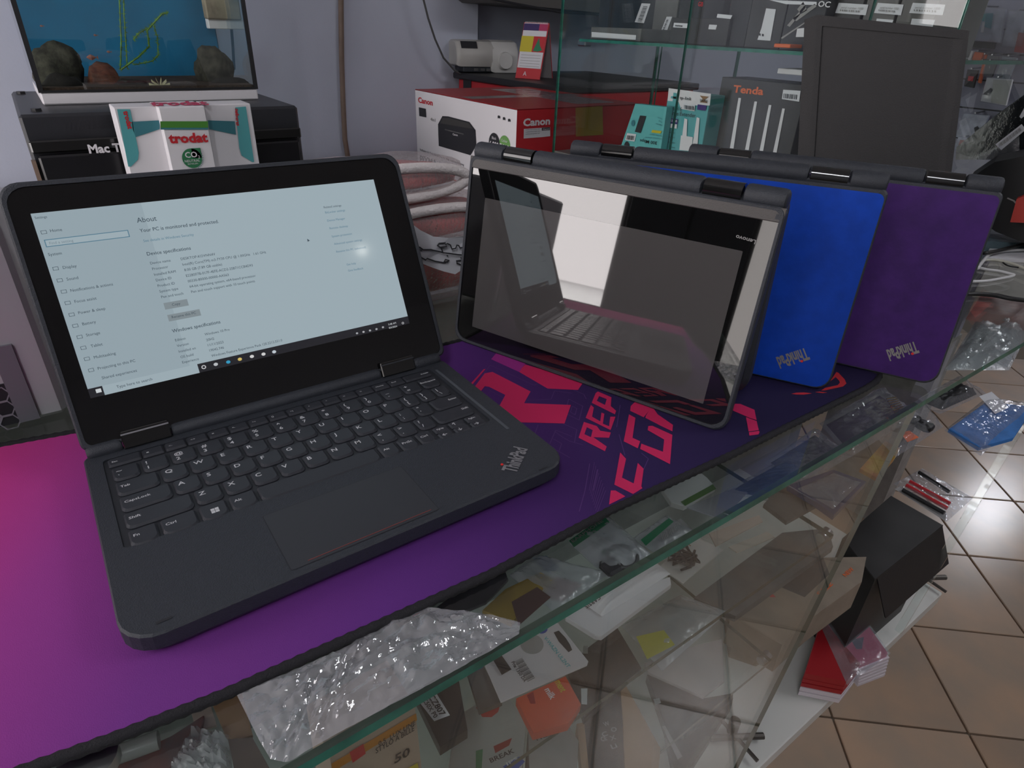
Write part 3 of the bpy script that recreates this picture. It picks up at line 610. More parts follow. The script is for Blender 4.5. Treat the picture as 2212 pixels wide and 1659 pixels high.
rock(AX(128, 150, 1.74), .056, 1, M_rk, (.92, .7, 1.0)); rock(AX(140, 190, 1.68), .042, 2, M_rk3, (1, .6, .7)); rock(AX(228, 175, 1.72), .042, 3, M_rk2, (.9, .7, 1)); rock(AX(285, 188, 1.69), .030, 4, M_rk3, (1.2, .7, .7)); rock(AX(462, 150, 1.76), .058, 5, M_rk, (.8, .7, 1.05)); rock(AX(500, 185, 1.70), .036, 6, M_rk3, (1.4, .7, .55)); rock(AX(420, 190, 1.70), .022, 8, M_rk2, (1.4, .7, .5))
sh = MB()
for k in range(7):
    a = -.2 + k * .5; c = AX(345, 187, 1.655); pts = []
    for t in range(7):
        for s in (-1, 0, 1): pts.append(c + V((math.cos(a) * t * .0042, -.004 + s * .0025 * math.sin(t * .5), math.sin(a) * t * .0032 + (.002 if s == 0 else 0) + s * .0030)))
    sh.add(pts, [(t * 3 + s, t * 3 + s + 1, t * 3 + s + 4, t * 3 + s + 3) for t in range(6) for s in range(2)])
sh.build('shell', mat('shell_cream', (.62, .58, .36), .7), AQ)
M_pl = mat('water_plant', (.12, .26, .03), .6, var=.4, vscale=80)
for pts, r in ((((260, 150), (262, 90), (258, 0), (257, -60)), .0016), (((275, 148), (272, 90), (268, 30), (266, -40)), .0014), (((262, 150), (300, 122), (322, 100), (318, 65), (330, 52), (350, 30), (362, 28)), .002), (((290, 140), (330, 132), (342, 118), (340, 80), (332, 55)), .0013), (((288, 85), (300, 72), (318, 62)), .001)):
    cv = [AX(x, y, 1.72 + .01 * math.sin(x)) for x, y in pts]; fine = [cv[i].lerp(cv[i + 1], j / 6) for i in range(len(cv) - 1) for j in range(6)] + [cv[-1]]
    mb = MB().tube(fine, r, 5)
    for i, p in enumerate(fine):
        for k in range(4):
            a = random.uniform(0, 6.28); L = random.uniform(.004, .009); q = p + V((math.cos(a) * L, random.uniform(-.003, .003), math.sin(a) * L)); n_ = V((-math.sin(a), 0, math.cos(a))) * .0012
            mb.add([p - n_, p + n_, q], [(0, 1, 2)])
    mb.build('plant', M_pl, AQ)
MB().cbox(tuple(AX(452, 62, 1.90)), tuple(AX(525, 42, 1.90) + V((0, .03, 0))), .002).build('filter_shelf', M_white, AQ)
MB().cbox(tuple(AX(448, 42, 1.89)), tuple(AX(515, -10, 1.89) + V((0, .035, 0))), .004).build('filter_box', mat('filter_beige', (.33, .27, .19), .7, bump=.5, bscale=100, var=.3), AQ)
MB().tube([AX(500, 60, 1.92), AX(503, 100, 1.92), AX(506, 150, 1.92)], .004, 6).build('filter_pipe', M_black, AQ)
M_fish = mat('fish_orange', (.30, .12, .09), .5)
for x, y, l in ((198, 124, .022), (235, 112, .010), (206, 76, .009), (90, 56, .008)):
    c = AX(x, y, 1.70); f = MB().loft([[c + V((t * l - l / 2, r * l * .16 * math.cos(a), r * l * .34 * math.sin(a))) for a in (0, 1.05, 2.1, 3.14, 4.19, 5.24)] for t, r in ((0, .05), (.2, .6), (.45, 1), (.75, .5), (.9, .15))])
    f.add([c + V((l * .4, 0, 0)), c + V((l * .62, 0, l * .22)), c + V((l * .62, 0, -l * .22))], [(0, 1, 2)])
    tag(base(f.build('fish', M_fish)), {198: 'largest reddish fish hovering beside the round rock', 235: 'small fish hovering just above the rusty rock', 206: 'tiny fish in the middle water, under the plant tip level', 90: 'tiny pale fish near the left pane of the tank'}[x], 'fish', 'fish in the tank')

# stamp carton in front of the rack
SC = thing('stamp_carton', 'white and teal stamp carton with a protruding green banded centre, before the rack', 'box', (.17, 1.33, .75))
yf, yc, yb_ = 1.325, 1.295, 1.40
def px_box(mb, l, r, y, yb, zt, zb=.752):
    xa = ony(l, 260, y).x; xb = ony(r, 260, y).x; mb.cbox((xa, y, zb), (xb, yb, zt), .0015); return xa, xb
zt = ony(300, 231, yf).z
wA = px_box(mb := MB(), 252, 345, yf, yb_, zt); mb.build('left_pack', M_white, SC)
wC = px_box(mb := MB(), 446, 546, yf, yb_, zt); mb.build('right_pack', M_white, SC)
wB = px_box(mb := MB(), 348, 447, yc, yb_, zt + .001); mb.build('centre_pack', M_white, SC)
def yq(pxs, y, name, m, par, d=.0006): return MB().add([ony(a, b, y - d) for a, b in pxs], [tuple(range(len(pxs)))]).build(name, m, par)
M_teald = mat('dark_teal', (.045, .20, .24), .5)
yq([(346, 262), (449, 262), (450, 279), (347, 279)], yc - .0015, 'green_band', mat('band_green', (.07, .26, .035), .5), SC); yq([(347, 276), (450, 276), (450, 280), (347, 280)], yc - .0018, 'band_line', M_teald, SC)
yq([(285, 263), (345, 260), (345, 279), (293, 296), (287, 280)], yf - .0015, 'teal_swoosh', M_teald, SC); yq([(449, 260), (507, 262), (510, 291), (452, 279)], yf - .0015, 'teal_swoosh', M_teald, SC)
yq([(253, 236), (281, 236), (300, 330), (298, 345), (283, 360), (277, 360)], yf - .0015, 'teal_stripe', M_teal, SC); yq([(508, 232), (531, 230), (549, 350), (545, 350), (522, 336), (517, 320)], yf - .0015, 'teal_stripe', M_teal, SC)
g = MB(); fit_text(g, 'trodat', ony(366, 309, yc - .003), ony(450, 306, yc - .003), ony(366, 288, yc - .003), .04); g.build('brand_print', M_red, SC)
for p0, p1, pt in (((266, 240), (277, 279), (277, 238)), ((511, 272), (508, 234), (518, 272))):
    g = MB(); fit_text(g, 'trodat', ony(*p0, yf - .003), ony(*p1, yf - .003), ony(*pt, yf - .003), .04); g.build('brand_print', M_red, SC)
g = MB(); o_ = at(325, 228, zt + .002); fit_text(g, 'trodat', o_, at(452, 226, zt + .002), at(322, 219, zt + .002), .04); g.build('brand_print', mat('pink_red', (.6, .05, .12), .5), SC)
c = ony(415, 342, yc - .0022); MB().add([c + V((.020 * math.cos(k * .2618), 0, .0205 * math.sin(k * .2618))) for k in range(24)] , [tuple(range(24))]).add([c + V((a, 0, b)) for a, b in ((.002, .0), (.0205, 0), (.0205, .0205), (.002, .0205))], [(0, 1, 2, 3)]).build('round_badge', mat('badge_green', (.03, .20, .08), .5), SC)
g = MB().text('CO', c + V((-.013, -.0006, .002)), (1, 0, 0), (0, 0, 1), size=.0165, bold=.02).text('2', c + V((.0125, -.0006, -.001)), (1, 0, 0), (0, 0, 1), size=.0085).text('NEUTRAL', c + V((-.016, -.0006, -.0075)), (1, 0, 0), (0, 0, 1), width=.031).text('BESTSELLERS', c + V((-.011, -.0006, -.0125)), (1, 0, 0), (0, 0, 1), width=.021)
g.build('badge_lettering', M_white, SC)
for k, ch in enumerate('BESTSELLERS'):
    a = -1.2 + k * .17
    g = MB().text(ch, c + V((.0235 * math.cos(a), 0, .0235 * math.sin(a))), (-math.sin(a), 0, math.cos(a)), (-math.cos(a), 0, -math.sin(a)), size=.0045); g.build('ring_letter', M_teald, SC)

# PC case standing on the back of the glass
PCC = thing('computer_case', 'pale grey computer case with a black honeycomb grille at the counter back', 'computer case', (-.3, .36, .928))
px1 = -.154
MB().cbox((-.62, .312, .9285), (px1, .41, 1.122), .004).build('body', mat('case_white', (.50, .49, .51), .45), PCC)
xs = [ony(x, y, .311).x for x, y in ((45, 915), (75, 905))]
MB().box((xs[0], .3095, .931), (xs[1] + .004, .3125, 1.00)).build('grille_trim', mat('case_trim', (.20, .19, .22), .5), PCC)
MB().box((-.60, .3108, .931), (xs[0], .3122, .968)).build('grille_back', M_ink, PCC)
mb = MB(); hr = .0075
for i in range(34):
    for j in range(4):
        cx = xs[0] - .006 - i * hr * 1.5; cz = .9335 + j * hr * 1.732 + (i % 2) * hr * .866
        if cz > .966 or cz < .932: continue
        P_ = [V((cx + q * math.cos(k * 1.0472), .3102, cz + q * math.sin(k * 1.0472))) for q in (hr, hr * .86) for k in range(6)]
        mb.add(P_, [(k, (k + 1) % 6, 6 + (k + 1) % 6, 6 + k) for k in range(6)])
mb.build('honeycomb_mesh', mat('mesh_grey', (.30, .28, .32), .5), PCC, kind='stuff')

# wall pipe and cable
cv = [ony(x, y, 2.235) for x, y in ((736, -40), (737, 60), (738, 130), (741, 220), (745, 300), (753, 350), (760, 430))]
tag(base(MB().tube(cv, .0095, 10).build('conduit', mat('conduit_brown', (.24, .17, .13), .6, var=.1), smooth=True)), 'brown vertical conduit on the grey back wall', 'pipe')
cv = [V((*ony(x, y, 2.10 + .1 * math.sin(i)).xy, ony(x, y, 2.10 + .1 * math.sin(i)).z)) for i, (x, y) in enumerate(((905, -40), (915, 0), (925, 40), (940, 85), (958, 125), (985, 155), (1005, 175)))]
tag(base(MB().tube([ony(x, y, 2.16) for x, y in ((905, -40), (915, 0), (925, 40), (940, 85), (958, 125), (982, 152), (1003, 166))], .004, 8).build('cable', mat('cable_grey', (.09, .09, .09), .6), smooth=True)), 'grey cable hanging down the back wall to the projector', 'cable')

# bubble-wrapped bundles behind the mat
M_bub = film('bubble_wrap', (.93, .90, .90), 0.16, .22, bump=1.0, bscale=260, whitecol=(.85, .80, .80)); M_cloth = mat('red_cloth', (.50, .075, .065), .6, bump=.6, bscale=150, var=.3, vscale=25)
def lump(c, hs, m, name, par, sd, e=.6, nz=.12, tilt=0):
    mb = MB(); nu, nv = 28, 12; vs = []
    pw = lambda t: math.copysign(abs(t) ** e, t)
    for j in range(nv + 1):
        ph = -math.pi / 2 + math.pi * j / nv
        for i in range(nu):
            a = 2 * math.pi * i / nu; p = V((pw(math.cos(ph)) * pw(math.cos(a)), pw(math.cos(ph)) * pw(math.sin(a)), pw(math.sin(ph))))
            p *= 1 + nz * noise.noise(p * 2.2 + V((sd, 0, sd)))
            vs.append(V(c) + V((p.x * hs[0], p.y * hs[1], p.z * hs[2] + p.x * tilt)))
    return mb.add(vs, [(j * nu + i, j * nu + (i + 1) % nu, (j + 1) * nu + (i + 1) % nu, (j + 1) * nu + i) for j in range(nv) for i in range(nu)]).build(name, m, par, smooth=True)
for k, (c, hs, lb) in enumerate((((.245, .40, .962), (.115, .050, .032), 'red bundle in bubble wrap, bottom of the stack behind the tent-mode laptop'), ((.240, .40, 1.026), (.105, .050, .027), 'red bundle in bubble wrap with its open end showing, middle of the stack'), ((.205, .42, 1.076), (.095, .055, .020), 'red bundle in bubble wrap, topmost of its stack'))):
    t = thing('wrapped_bundle', lb, 'bundle', (c[0], c[1], c[2] - hs[2]), 'wrapped bundles')
    lump(c, (hs[0] * .90, hs[1] * .9, hs[2] * .62), M_cloth, 'red_cloth', t, k, .7, .18); lump(c, hs, M_bub, 'bubble_wrap', t, k + 5, .55, .10)
    if k: 
        rng = [V(c) + V((math.cos(a) * hs[0] * .9, -hs[1] * .86 - .002, math.sin(a) * hs[2] * .82)) for a in [i * .26 for i in range(25)]]
        MB().tube(rng, .006, 8).build('wrap_rim', mat('foam_rim', (.72, .66, .64), .5, bump=1, bscale=250), t, smooth=True)
PN = thing('handwritten_note', 'white paper with black handwriting draped on the wrapped bundles', 'paper', (.25, .335, .95))
C1 = crop(840, 320); yp = .338
def ypap(p): q = ony(p[0], p[1], yp); q.y -= .010 * math.sin((q.x - .2) * 22) + .004; return q
pp = C1((185, 640), (250, 690), (350, 740), (470, 745), (625, 720), (760, 700), (740, 1000), (600, 990), (520, 1050), (430, 1030), (350, 1005), (240, 965))
a_ = [ypap(p) for p in pp]; MB().tess([a_]).add(a_ + [p + V((0, .0006, 0)) for p in a_], [(i, (i + 1) % 12, 12 + (i + 1) % 12, 12 + i) for i in range(12)]).build('paper_sheet', M_paper, PN)
for st in (((640, 780), (610, 795), (590, 820), (555, 825), (545, 805), (530, 800), (520, 828), (490, 835), (478, 802), (455, 790), (440, 800), (450, 815), (400, 825), (378, 810), (390, 792), (440, 785)), ((640, 890), (600, 885), (540, 882), (470, 874), (420, 870), (405, 820)), ((420, 868), (330, 850), (270, 855), (245, 835), (220, 830), (225, 855), (262, 862)), ((470, 930), (455, 950), (430, 945), (440, 925), (465, 930), (440, 955), (360, 945), (300, 925), (290, 940), (240, 910)), ((625, 935), (600, 945), (560, 965), (530, 955), (525, 935), (580, 925), (600, 935)), ((452, 892), (458, 898)), ((585, 935), (560, 905))):
    MB().tube([ypap(p) + V((0, -.0008, 0)) for p in C1(*st)], .0008, 5).build('pen_stroke', M_ink, PN)

# printer carton
PB = thing('printer_carton', 'large white and red printer carton with a black printer pictured on its side', 'box', (1.16, 1.42, .752))
bx0, bx1, by0, by1, bz0, bz1 = .927, 1.385, 1.144, 1.70, .752, 1.045
mb = MB(); P8 = [V((a, b, c)) for c in (bz0, bz1) for b in (by0, by1) for a in (bx0, bx1)]
mb.mi(0).add([P8[i] for i in (0, 2, 6, 4)], [(0, 1, 2, 3)]).mi(1)
for f in ((0, 1, 5, 4), (2, 3, 7, 6), (1, 3, 7, 5), (0, 1, 3, 2)): mb.add([P8[i] for i in f], [(0, 1, 2, 3)])
mb.mi(2); ym = (by0 + by1) / 2
mb.build('carton', [M_white, M_red, M_dred], PB)
for q_, ya, yb2 in ((0, by0, ym - .0008), (1, ym + .0008, by1)): MB().box((bx0, ya, bz1 - .001), (bx1, yb2, bz1 + .0015)).build('top_flap', M_dred, PB)
tapem = film('packing_tape', (.9, .85, .85), .12, .15, bump=.3)
MB().box((bx0 + .02, ym - .03, bz1 + .0015), (bx1 - .02, ym + .03, bz1 + .0019)).build('tape', tapem, PB); MB().box((bx0 + .25, by0 + .05, bz1 + .0015), (bx0 + .40, by1 - .06, bz1 + .0018)).build('tape', tapem, PB)
fx = bx0 - .0008
def xq(pxs, x, name, m, par, d=0): return MB().tess([[onx(a, b, x - d) for a, b in pxs]]).build(name, m, par)
def xt(s, p0, p1, pt, x, name, m, par, bold=.02): g = MB(); fit_text(g, s, onx(*p0, x), onx(*p1, x), onx(*pt, x), bold); return g.build(name, m, par)
K7 = crop(700, 0); k7 = lambda a, b: K7((a, b))[0]
xt('Canon', k7(802, 872), k7(927, 900), k7(802, 826), fx, 'maker_logo', M_red, PB, .035)
xq(K7((808, 915), (868, 928), (873, 1002), (812, 990)), fx, 'dark_badge', M_dark, PB)
xt('4in1', k7(908, 1028), k7(950, 1040), k7(908, 1000), fx, 'small_print', M_mid, PB)
xq(K7((972, 1060), (1010, 990), (1060, 993), (1240, 1040), (1292, 1110), (1300, 1240), (1250, 1325), (978, 1245)), fx, 'printer_picture', M_ink, PB)
xq(K7((1012, 1005), (1060, 1005), (1235, 1052), (1270, 1100), (990, 1052)), fx, 'printer_picture_lid', mat('pic_grey', (.05, .048, .045), .5), PB, .0006); xq(K7((1030, 1100), (1190, 1140), (1190, 1150), (1030, 1110)), fx, 'printer_picture_slot', M_plate, PB, .0006)
xt('Canon', k7(1098, 1152), k7(1140, 1162), k7(1098, 1135), fx - .001, 'small_logo', M_white, PB)
xt('Refillable Ink Tank All-In-One for High Volume Printing', k7(818, 1284), k7(1193, 1416), k7(818, 1266), fx, 'small_print', M_ink, PB, .005)
xt('PIXMA', k7(820, 1382), k7(965, 1426), k7(820, 1322), fx, 'title_print', M_ink, PB, .02); xt('G2410', k7(972, 1438), k7(1095, 1480), k7(972, 1376), fx, 'title_print', M_ink, PB, 0)
for dy in (0, 16, 32, 48): xt('printer scanner', k7(1108, 1460 + dy), k7(1170, 1478 + dy), k7(1108, 1452 + dy), fx, 'small_print', M_mid, PB, 0)
xq(K7((820, 1425), (1222, 1572), (1222, 1584), (820, 1437)), fx, 'red_line', M_red, PB)
for i, (x_, y_) in enumerate(((1492, 1000), (1536, 1014), (1580, 1028))):
    xq(K7((x_ - 11, y_ - 12), (x_, y_ - 16), (x_ + 11, y_ - 8), (x_ + 11, y_ + 12), (x_, y_ + 8), (x_ - 11, y_ + 10)), fx, 'feature_icon', M_dark, PB)
for x_, y_, m, a, b in ((1452, 1222, M_dark, 'Black', '6,000'), (1540, 1246, mat('lime_print', (.16, .36, .10), .5), 'Colour', '7,000')):
    cc = onx(*k7(x_, y_), fx); MB().add([cc + V((-.0003 if m is M_dark else 0, .027 * math.cos(i * .3142), .027 * math.sin(i * .3142))) for i in range(20)], [tuple(range(20))]).build('yield_badge', m, PB)
    g = MB().text(a, cc + V((-.001, 0, .010)), (0, -1, 0), (0, 0, 1), size=.010, align=.5).text(b, cc + V((-.001, 0, -.010)), (0, -1, 0), (0, 0, 1), width=.044, align=.5, bold=.02); g.build('badge_lettering', M_white, PB)
fy = by0 - .0008
def yt(s, p0, p1, pt, y, name, m, par, bold=.02): g = MB(); fit_text(g, s, ony(*p0, y), ony(*p1, y), ony(*pt, y), bold); return g.build(name, m, par)
yt('Canon', k7(1698, 1076), k7(1928, 1060), k7(1698, 1012), fy, 'maker_logo', M_white, PB, .04)
yq(K7((1705, 1100), (1860, 1090), (1860, 1170), (1703, 1182)), fy, 'white_label', M_paper, PB); yq(K7((1860, 1088), (1930, 1084), (1930, 1162), (1860, 1170)), fy, 'white_label', M_paper, PB); yq(K7((1858, 1090), (1928, 1086), (1928, 1110), (1858, 1114)), fy, 'dark_badge', M_dark, PB, .0012)
yt('Canon', k7(1866, 1108), k7(1924, 1104), k7(1866, 1096), fy - .002, 'small_logo', M_white, PB)
for dy in (1112, 1130, 1148): yt('multifunction printer unit', k7(1720, dy), k7(1840, dy - 8), k7(1720, dy - 9), fy - .001, 'small_print', M_ink, PB, 0)
K8 = crop(1180, 0)
yq(K8((250, 920), (480, 905), (486, 1150), (252, 1165)), fy, 'gold_sticker', mat('gold_sticker', (.42, .25, .03), .4), PB)

# low cabinet with projector and calendar
LC = thing('low_cabinet', 'red low cabinet with a black top behind the printer carton', 'cabinet', (1.7, 1.9, .752))
MB().cbox((1.395, 1.55, .752), (2.1, 2.2, 1.035), .003).build('body', M_red, LC); MB().cbox((1.379, 1.54, 1.036), (2.12, 2.22, 1.06), .004).build('top_board', M_black, LC); MB().box((1.393, 1.56, .752), (1.394, 1.60, 1.035)).build('corner_post', M_black, LC); MB().box((1.3925, 2.10, .752), (1.394, 2.16, 1.035)).build('corner_post', M_black, LC)
PJ = thing('projector', 'rounded white projector with a dark vent on the black topped cabinet', 'projector', (1.58, 2.0, 1.06))
pe = (at(1118, 158, 1.061) - at(1010, 157, 1.061)).normalized(); pe.z = 0; pn = V((-pe.y, pe.x, 0)); po = at(1003, 157, 1.061)
fp = frame(po, pe, pn, Z1); M_pj = mat('projector_white', (.52, .50, .47), .4); M_pj2 = mat('projector_white_bright', (.60, .59, .57), .35)
def cap(x0, x1, y0, y1, zb, zt, n=7):            # rounded cross-section along x
    sec = [(y0 + .006, zb), (y0, zb + (zt - zb) * .25), (y0 + (y1 - y0) * .04, zb + (zt - zb) * .7), (y0 + (y1 - y0) * .16, zb + (zt - zb) * .94), (y0 + (y1 - y0) * .35, zt), (y1 - (y1 - y0) * .2, zt - .002), (y1, zb + (zt - zb) * .7), (y1 - .004, zb)]
    cy = (y0 + y1) / 2; cz = (zb + zt) / 2; rs = []
    for x, s in ((x0, .86), (x0 + .006, .96), (x0 + .016, 1), (x1 - .016, 1), (x1 - .006, .95), (x1, .85)): rs.append([V((x, cy + (y - cy) * s, cz + (z - cz) * s)) for y, z in sec])
    return rs
MB().loft(cap(-.028, .150, 0, .16, .022, .118), fp).build('body', M_pj, PJ, smooth=35)
MB().loft(cap(.12, .245, -.006, .17, .001, .120), fp).build('lens_housing', M_pj2, PJ, smooth=35)
MB().tube([fp((.178, -.004, .045)), fp((.178, -.016, .046))], [.034, .030], 18).build('lens_bulge', M_pj2, PJ, smooth=40)
MB().cbox((0, .01, .001), (.14, .15, .022), .003, fp).build('foot_tray', M_dgrey, PJ)
MB().add([fp((a, b, c)) for a, b, c in ((-.010, .0045, .088), (.060, .0045, .088), (.060, .020, .1125), (-.010, .020, .1125))], [(0, 1, 2, 3)]).build('vent', M_ink, PJ)
for a in (.045, .075, .10): MB().box((a, .006, .006), (a + .018, .0095, .016), fp).build('socket', M_plate, PJ)
CA = thing('desk_calendar', 'tent calendar with a yellow and red picture beside the projector', 'calendar', (1.55, 1.85, 1.06))
c0, c1 = at(1113, 168, 1.0605), at(1165, 172, 1.0605); ce = (c1 - c0); cw = ce.length; ce.normalize(); cn = V((-ce.y, ce.x, 0)); chh = .195
fc = frame(c0, ce, cn * .30 + Z1 * .954, cn * .954 - Z1 * .30); cb = fc((0, chh, 0)); fk = frame(c0 + cn * .117, ce, (cb - c0 - cn * .117).normalized(), cn)
MB().box((0, 0, 0), (cw, chh, .0015), fc).build('front_board', M_red, CA); MB().box((0, 0, 0), (cw, chh, .0015), fk).build('back_board', mat('calendar_back', (.55, .53, .52), .6), CA)
MB().box((cw, -.001, -.001), (cw + .0012, chh, .003), fc).build('edge_band', M_red, CA); MB().box((cw, -.001, -.001), (cw + .0012, chh, .003), fk).build('edge_band', M_red, CA)
def cq(a, b, c, d, m, n): MB().box((a * cw, b * chh, -.0012), (c * cw, d * chh, -.0002), fc).build(n, m, CA)
cq(.02, .19, .98, .99, M_paper, 'page'); MB().box((.02 * cw, .86 * chh, -.0016), (.65 * cw, .98 * chh, -.0012), fc).build('header_print', mat('indigo', (.04, .02, .12), .5), CA); MB().box((.65 * cw, .86 * chh, -.0016), (.98 * cw, .98 * chh, -.0012), fc).build('header_print', mat('magenta_p', (.45, .03, .12), .5), CA)
MB().box((.0 * cw, .48 * chh, -.0016), (.5 * cw, .76 * chh, -.0012), fc).build('picture_print', M_yellow, CA); MB().box((.5 * cw, .48 * chh, -.0016), (.98 * cw, .76 * chh, -.0012), fc).build('picture_print', M_red, CA)
MB().tess([[fc((a * cw, b * chh, -.0019)) for a, b in ((.55, .5), (.72, .74), (.8, .6), (.92, .52), (.75, .49))]]).build('picture_print', M_dgreen, CA)
for i in range(5): MB().box((.1 * cw, (.22 + .05 * i) * chh, -.0016), (.9 * cw, (.226 + .05 * i) * chh, -.0012), fc).build('date_row', M_mid, CA)
for i in range(14): MB().tube([fc((cw * (.06 + .066 * i), chh + .004 * math.cos(a), .004 + .005 * math.sin(a))) for a in [k * .7 for k in range(10)]], .0008, 5).build('ring', M_white, CA)
g = MB().text('A', fc((.30 * cw, .05 * chh, -.001)), ce, cn * .3 + Z1 * .954, size=.022); g.build('brand_mark', M_paper, CA)
WB = thing('wall_cabinet', 'dark grey hanging cabinet at the top edge above the projector', 'cabinet', (1.9, 2.1, 1.31))
wa, wb_ = ony(1045, 0, 2.0), ony(1212, 22, 2.0)
MB().prism([V((wa.x - .01, 2.0, wa.z + .03)), V((wa.x + .06, 2.0, wa.z - .006)), V((wb_.x + .6, 2.0, wb_.z - .01)), V((wb_.x + .6, 2.0, 1.7)), V((wa.x - .01, 2.0, 1.7))], (0, .299, 0)).build('body', mat('cabinet_grey', (.09, .085, .08), .6), WB)
MB().tube([V((wa.x + .02, 1.998, wa.z + .006)), V((wb_.x, 1.998, wb_.z - .008)), V((wb_.x + .5, 1.998, wb_.z - .009))], .004, 6).build('bottom_seam', M_ink, WB)

# ------------------------------------------------------------------ glass display case with boxed goods, behind the laptops
GX = 1.04
SB = thing('side_counter', 'plain counter block under the upright glass display case', 'counter', (1.22, .75, 0))
MB().cbox((1.0, .43, 0), (1.44, 1.115, .926), .003).build('body', mat('side_counter_grey', (.22, .22, .22), .6), SB)
GC = thing('display_case', 'upright glass display case with a glass shelf of boxed computer parts', 'display case', (1.22, .65, .93))
ya, ybb, yc_, yd = 1.130, onx(1470, 160, GX).y, onx(1884, 20, GX).y, onx(2082, 30, GX).y
for a, b in ((ya, ybb), (ybb, yc_), (yc_, yd)): mglass(pane(GX, b + .0012, .932, GX + .005, a - .0012, 1.75, 0), 'front_pane', GC)
mglass(pane(GX + .006, ya - .005, .932, 1.42, ya, 1.75, 1), 'end_pane', GC); mglass(pane(GX + .006, yd, .932, 1.42, yd + .005, 1.75, 1), 'end_pane', GC)
mglass(pane(GX + .008, yd + .008, 1.206, 1.40, ya - .07, 1.212, 2), 'shelf', GC)
MB().box((GX + .006, yd + .006, .928), (1.42, ya - .006, .940)).build('floor_board', mat('case_floor', (.16, .17, .17), .5), GC)
for px in ((1415, 140), (1590, 140)):
    q = onx(px[0], px[1], 1.405); mglass(pane(1.403, q.y - .002, .94, 1.412, q.y + .002, 1.75, 0), 'back_pane_edge', GC)
q = onx(1256, 90, GX + .02); MB().cbox((q.x - .004, q.y - .018, q.z - .010), (q.x + .02, q.y + .012, q.z + .004), .003).build('shelf_clip', M_metal, GC)
def xbox(name, label, l, r, top, x, dep, zb, m, grp=None, cat='box'):
    t = thing(name, label, cat, V((x + dep / 2, (onx(l, top, x).y + onx(r, top, x).y) / 2, zb)), grp)
    a, b = onx(l, top, x), onx(r, top, x); MB().cbox((x, b.y, zb), (x + dep, a.y, max(a.z, zb + .01)), .001).build('carton', m, t); return t
M_bk = mat('carton_black', (.022, .022, .026), .5, var=.3, vscale=18); M_bk2 = mat('carton_charcoal', (.035, .033, .034), .45, var=.25, vscale=14); M_gy = mat('carton_grey', (.13, .125, .12), .6, var=.15)
ZS = 1.2125
def bars(par, p0, p1, h0, x, n, m, name='barcode'):     # a strip of bars between two photograph points on the plane x
    mb = MB(); a, b = onx(*p0, x), onx(*p1, x); up = onx(*h0, x) - a
    for i in range(n):
        t0 = i / n; t1 = t0 + (.35 + .4 * ((i * 7) % 3) / 3) / n; mb.add([a.lerp(b, t0), a.lerp(b, t1), a.lerp(b, t1) + up, a.lerp(b, t0) + up], [(0, 1, 2, 3)])
    return mb.build(name, m, par)
t = xbox('parts_carton', 'tall black carton with a long barcode label at the left of the glass shelf', 1300, 1424, -40, 1.30, .09, ZS, M_bk, 'cartons on the glass shelf')
xq([(1386, 7), (1405, 8), (1391, 50), (1371, 48)], 1.30, 'barcode_label', M_paper, t, .002); bars(t, (1377, 46), (1390, 12), (1386, 47), 1.297, 14, M_ink)
t = xbox('parts_carton', 'flat grey carton with a pale edge lying on the glass shelf', 1277, 1386, 58, 1.10, .17, ZS, M_gy, 'cartons on the glass shelf')
xq([(1278, 69), (1374, 76), (1373, 86), (1278, 80)], 1.10, 'pale_edge', M_paper, t, .001)
t = xbox('parts_carton', 'slim grey carton leaning between two black ones on the glass shelf', 1421, 1472, -40, 1.27, .06, ZS, M_gy, 'cartons on the glass shelf'); xq([(1440, 36), (1452, 36), (1440, 69), (1427, 69)], 1.27, 'label', M_paper, t, .002); bars(t, (1430, 66), (1441, 40), (1434, 67), 1.267, 10, M_ink)
t = xbox('parts_carton', 'low black carton with two white stickers at the middle of the glass shelf', 1452, 1578, 38, 1.12, .11, ZS, M_bk2, 'cartons on the glass shelf')
xq([(1456, 49), (1490, 51), (1488, 61), (1454, 59)], 1.12, 'label', M_paper, t, .002); xq([(1532, 53), (1549, 54), (1546, 64), (1530, 63)], 1.12, 'label', M_paper, t, .002); xq([(1550, 30), (1582, 33), (1578, 41), (1548, 38)], 1.12, 'label', M_paper, t, .002); xt('nvme', (1458, 57), (1474, 58), (1458, 52), 1.117, 'small_print', M_ink, t)
t = xbox('parts_carton', 'tall black carton with red letters beyond the low stickered one', 1476, 1572, -40, 1.25, .08, ZS, M_bk, 'cartons on the glass shelf'); xt('GB', (1507, 13), (1518, 14), (1507, 3), 1.248, 'red_letters', M_red, t); xt('PRO', (1578, 12), (1590, 13), (1578, 2), 1.248, 'red_letters', M_red, t); 
t = xbox('parts_carton', 'narrow black carton right of the low stickered one', 1585, 1632, -30, 1.13, .15, ZS, M_bk, 'cartons on the glass shelf')
t = xbox('parts_carton', 'big black carton with white paper labels above the orange tag', 1634, 1712, -40, 1.12, .2, ZS, M_bk2, 'cartons on the glass shelf')
xq([(1655, 18), (1676, 20), (1664, 88), (1636, 86), (1645, 60)], 1.12, 'label', M_paper, t, .002); bars(t, (1634, 76), (1652, 79), (1634, 71), 1.117, 3, M_dark)
t = xbox('graphics_card_carton', 'black graphics card carton with silver artwork and a white corner sticker', 1714, 1800, -40, 1.10, .2, ZS, M_bk, 'cartons on the glass shelf'); xq([(1662, 0), (1764, 4), (1764, 11), (1698, 9)], 1.10, 'label', M_paper, t, .002); xt('OC', (1766, 14), (1792, 16), (1766, 1), 1.097, 'white_letters', M_white, t)
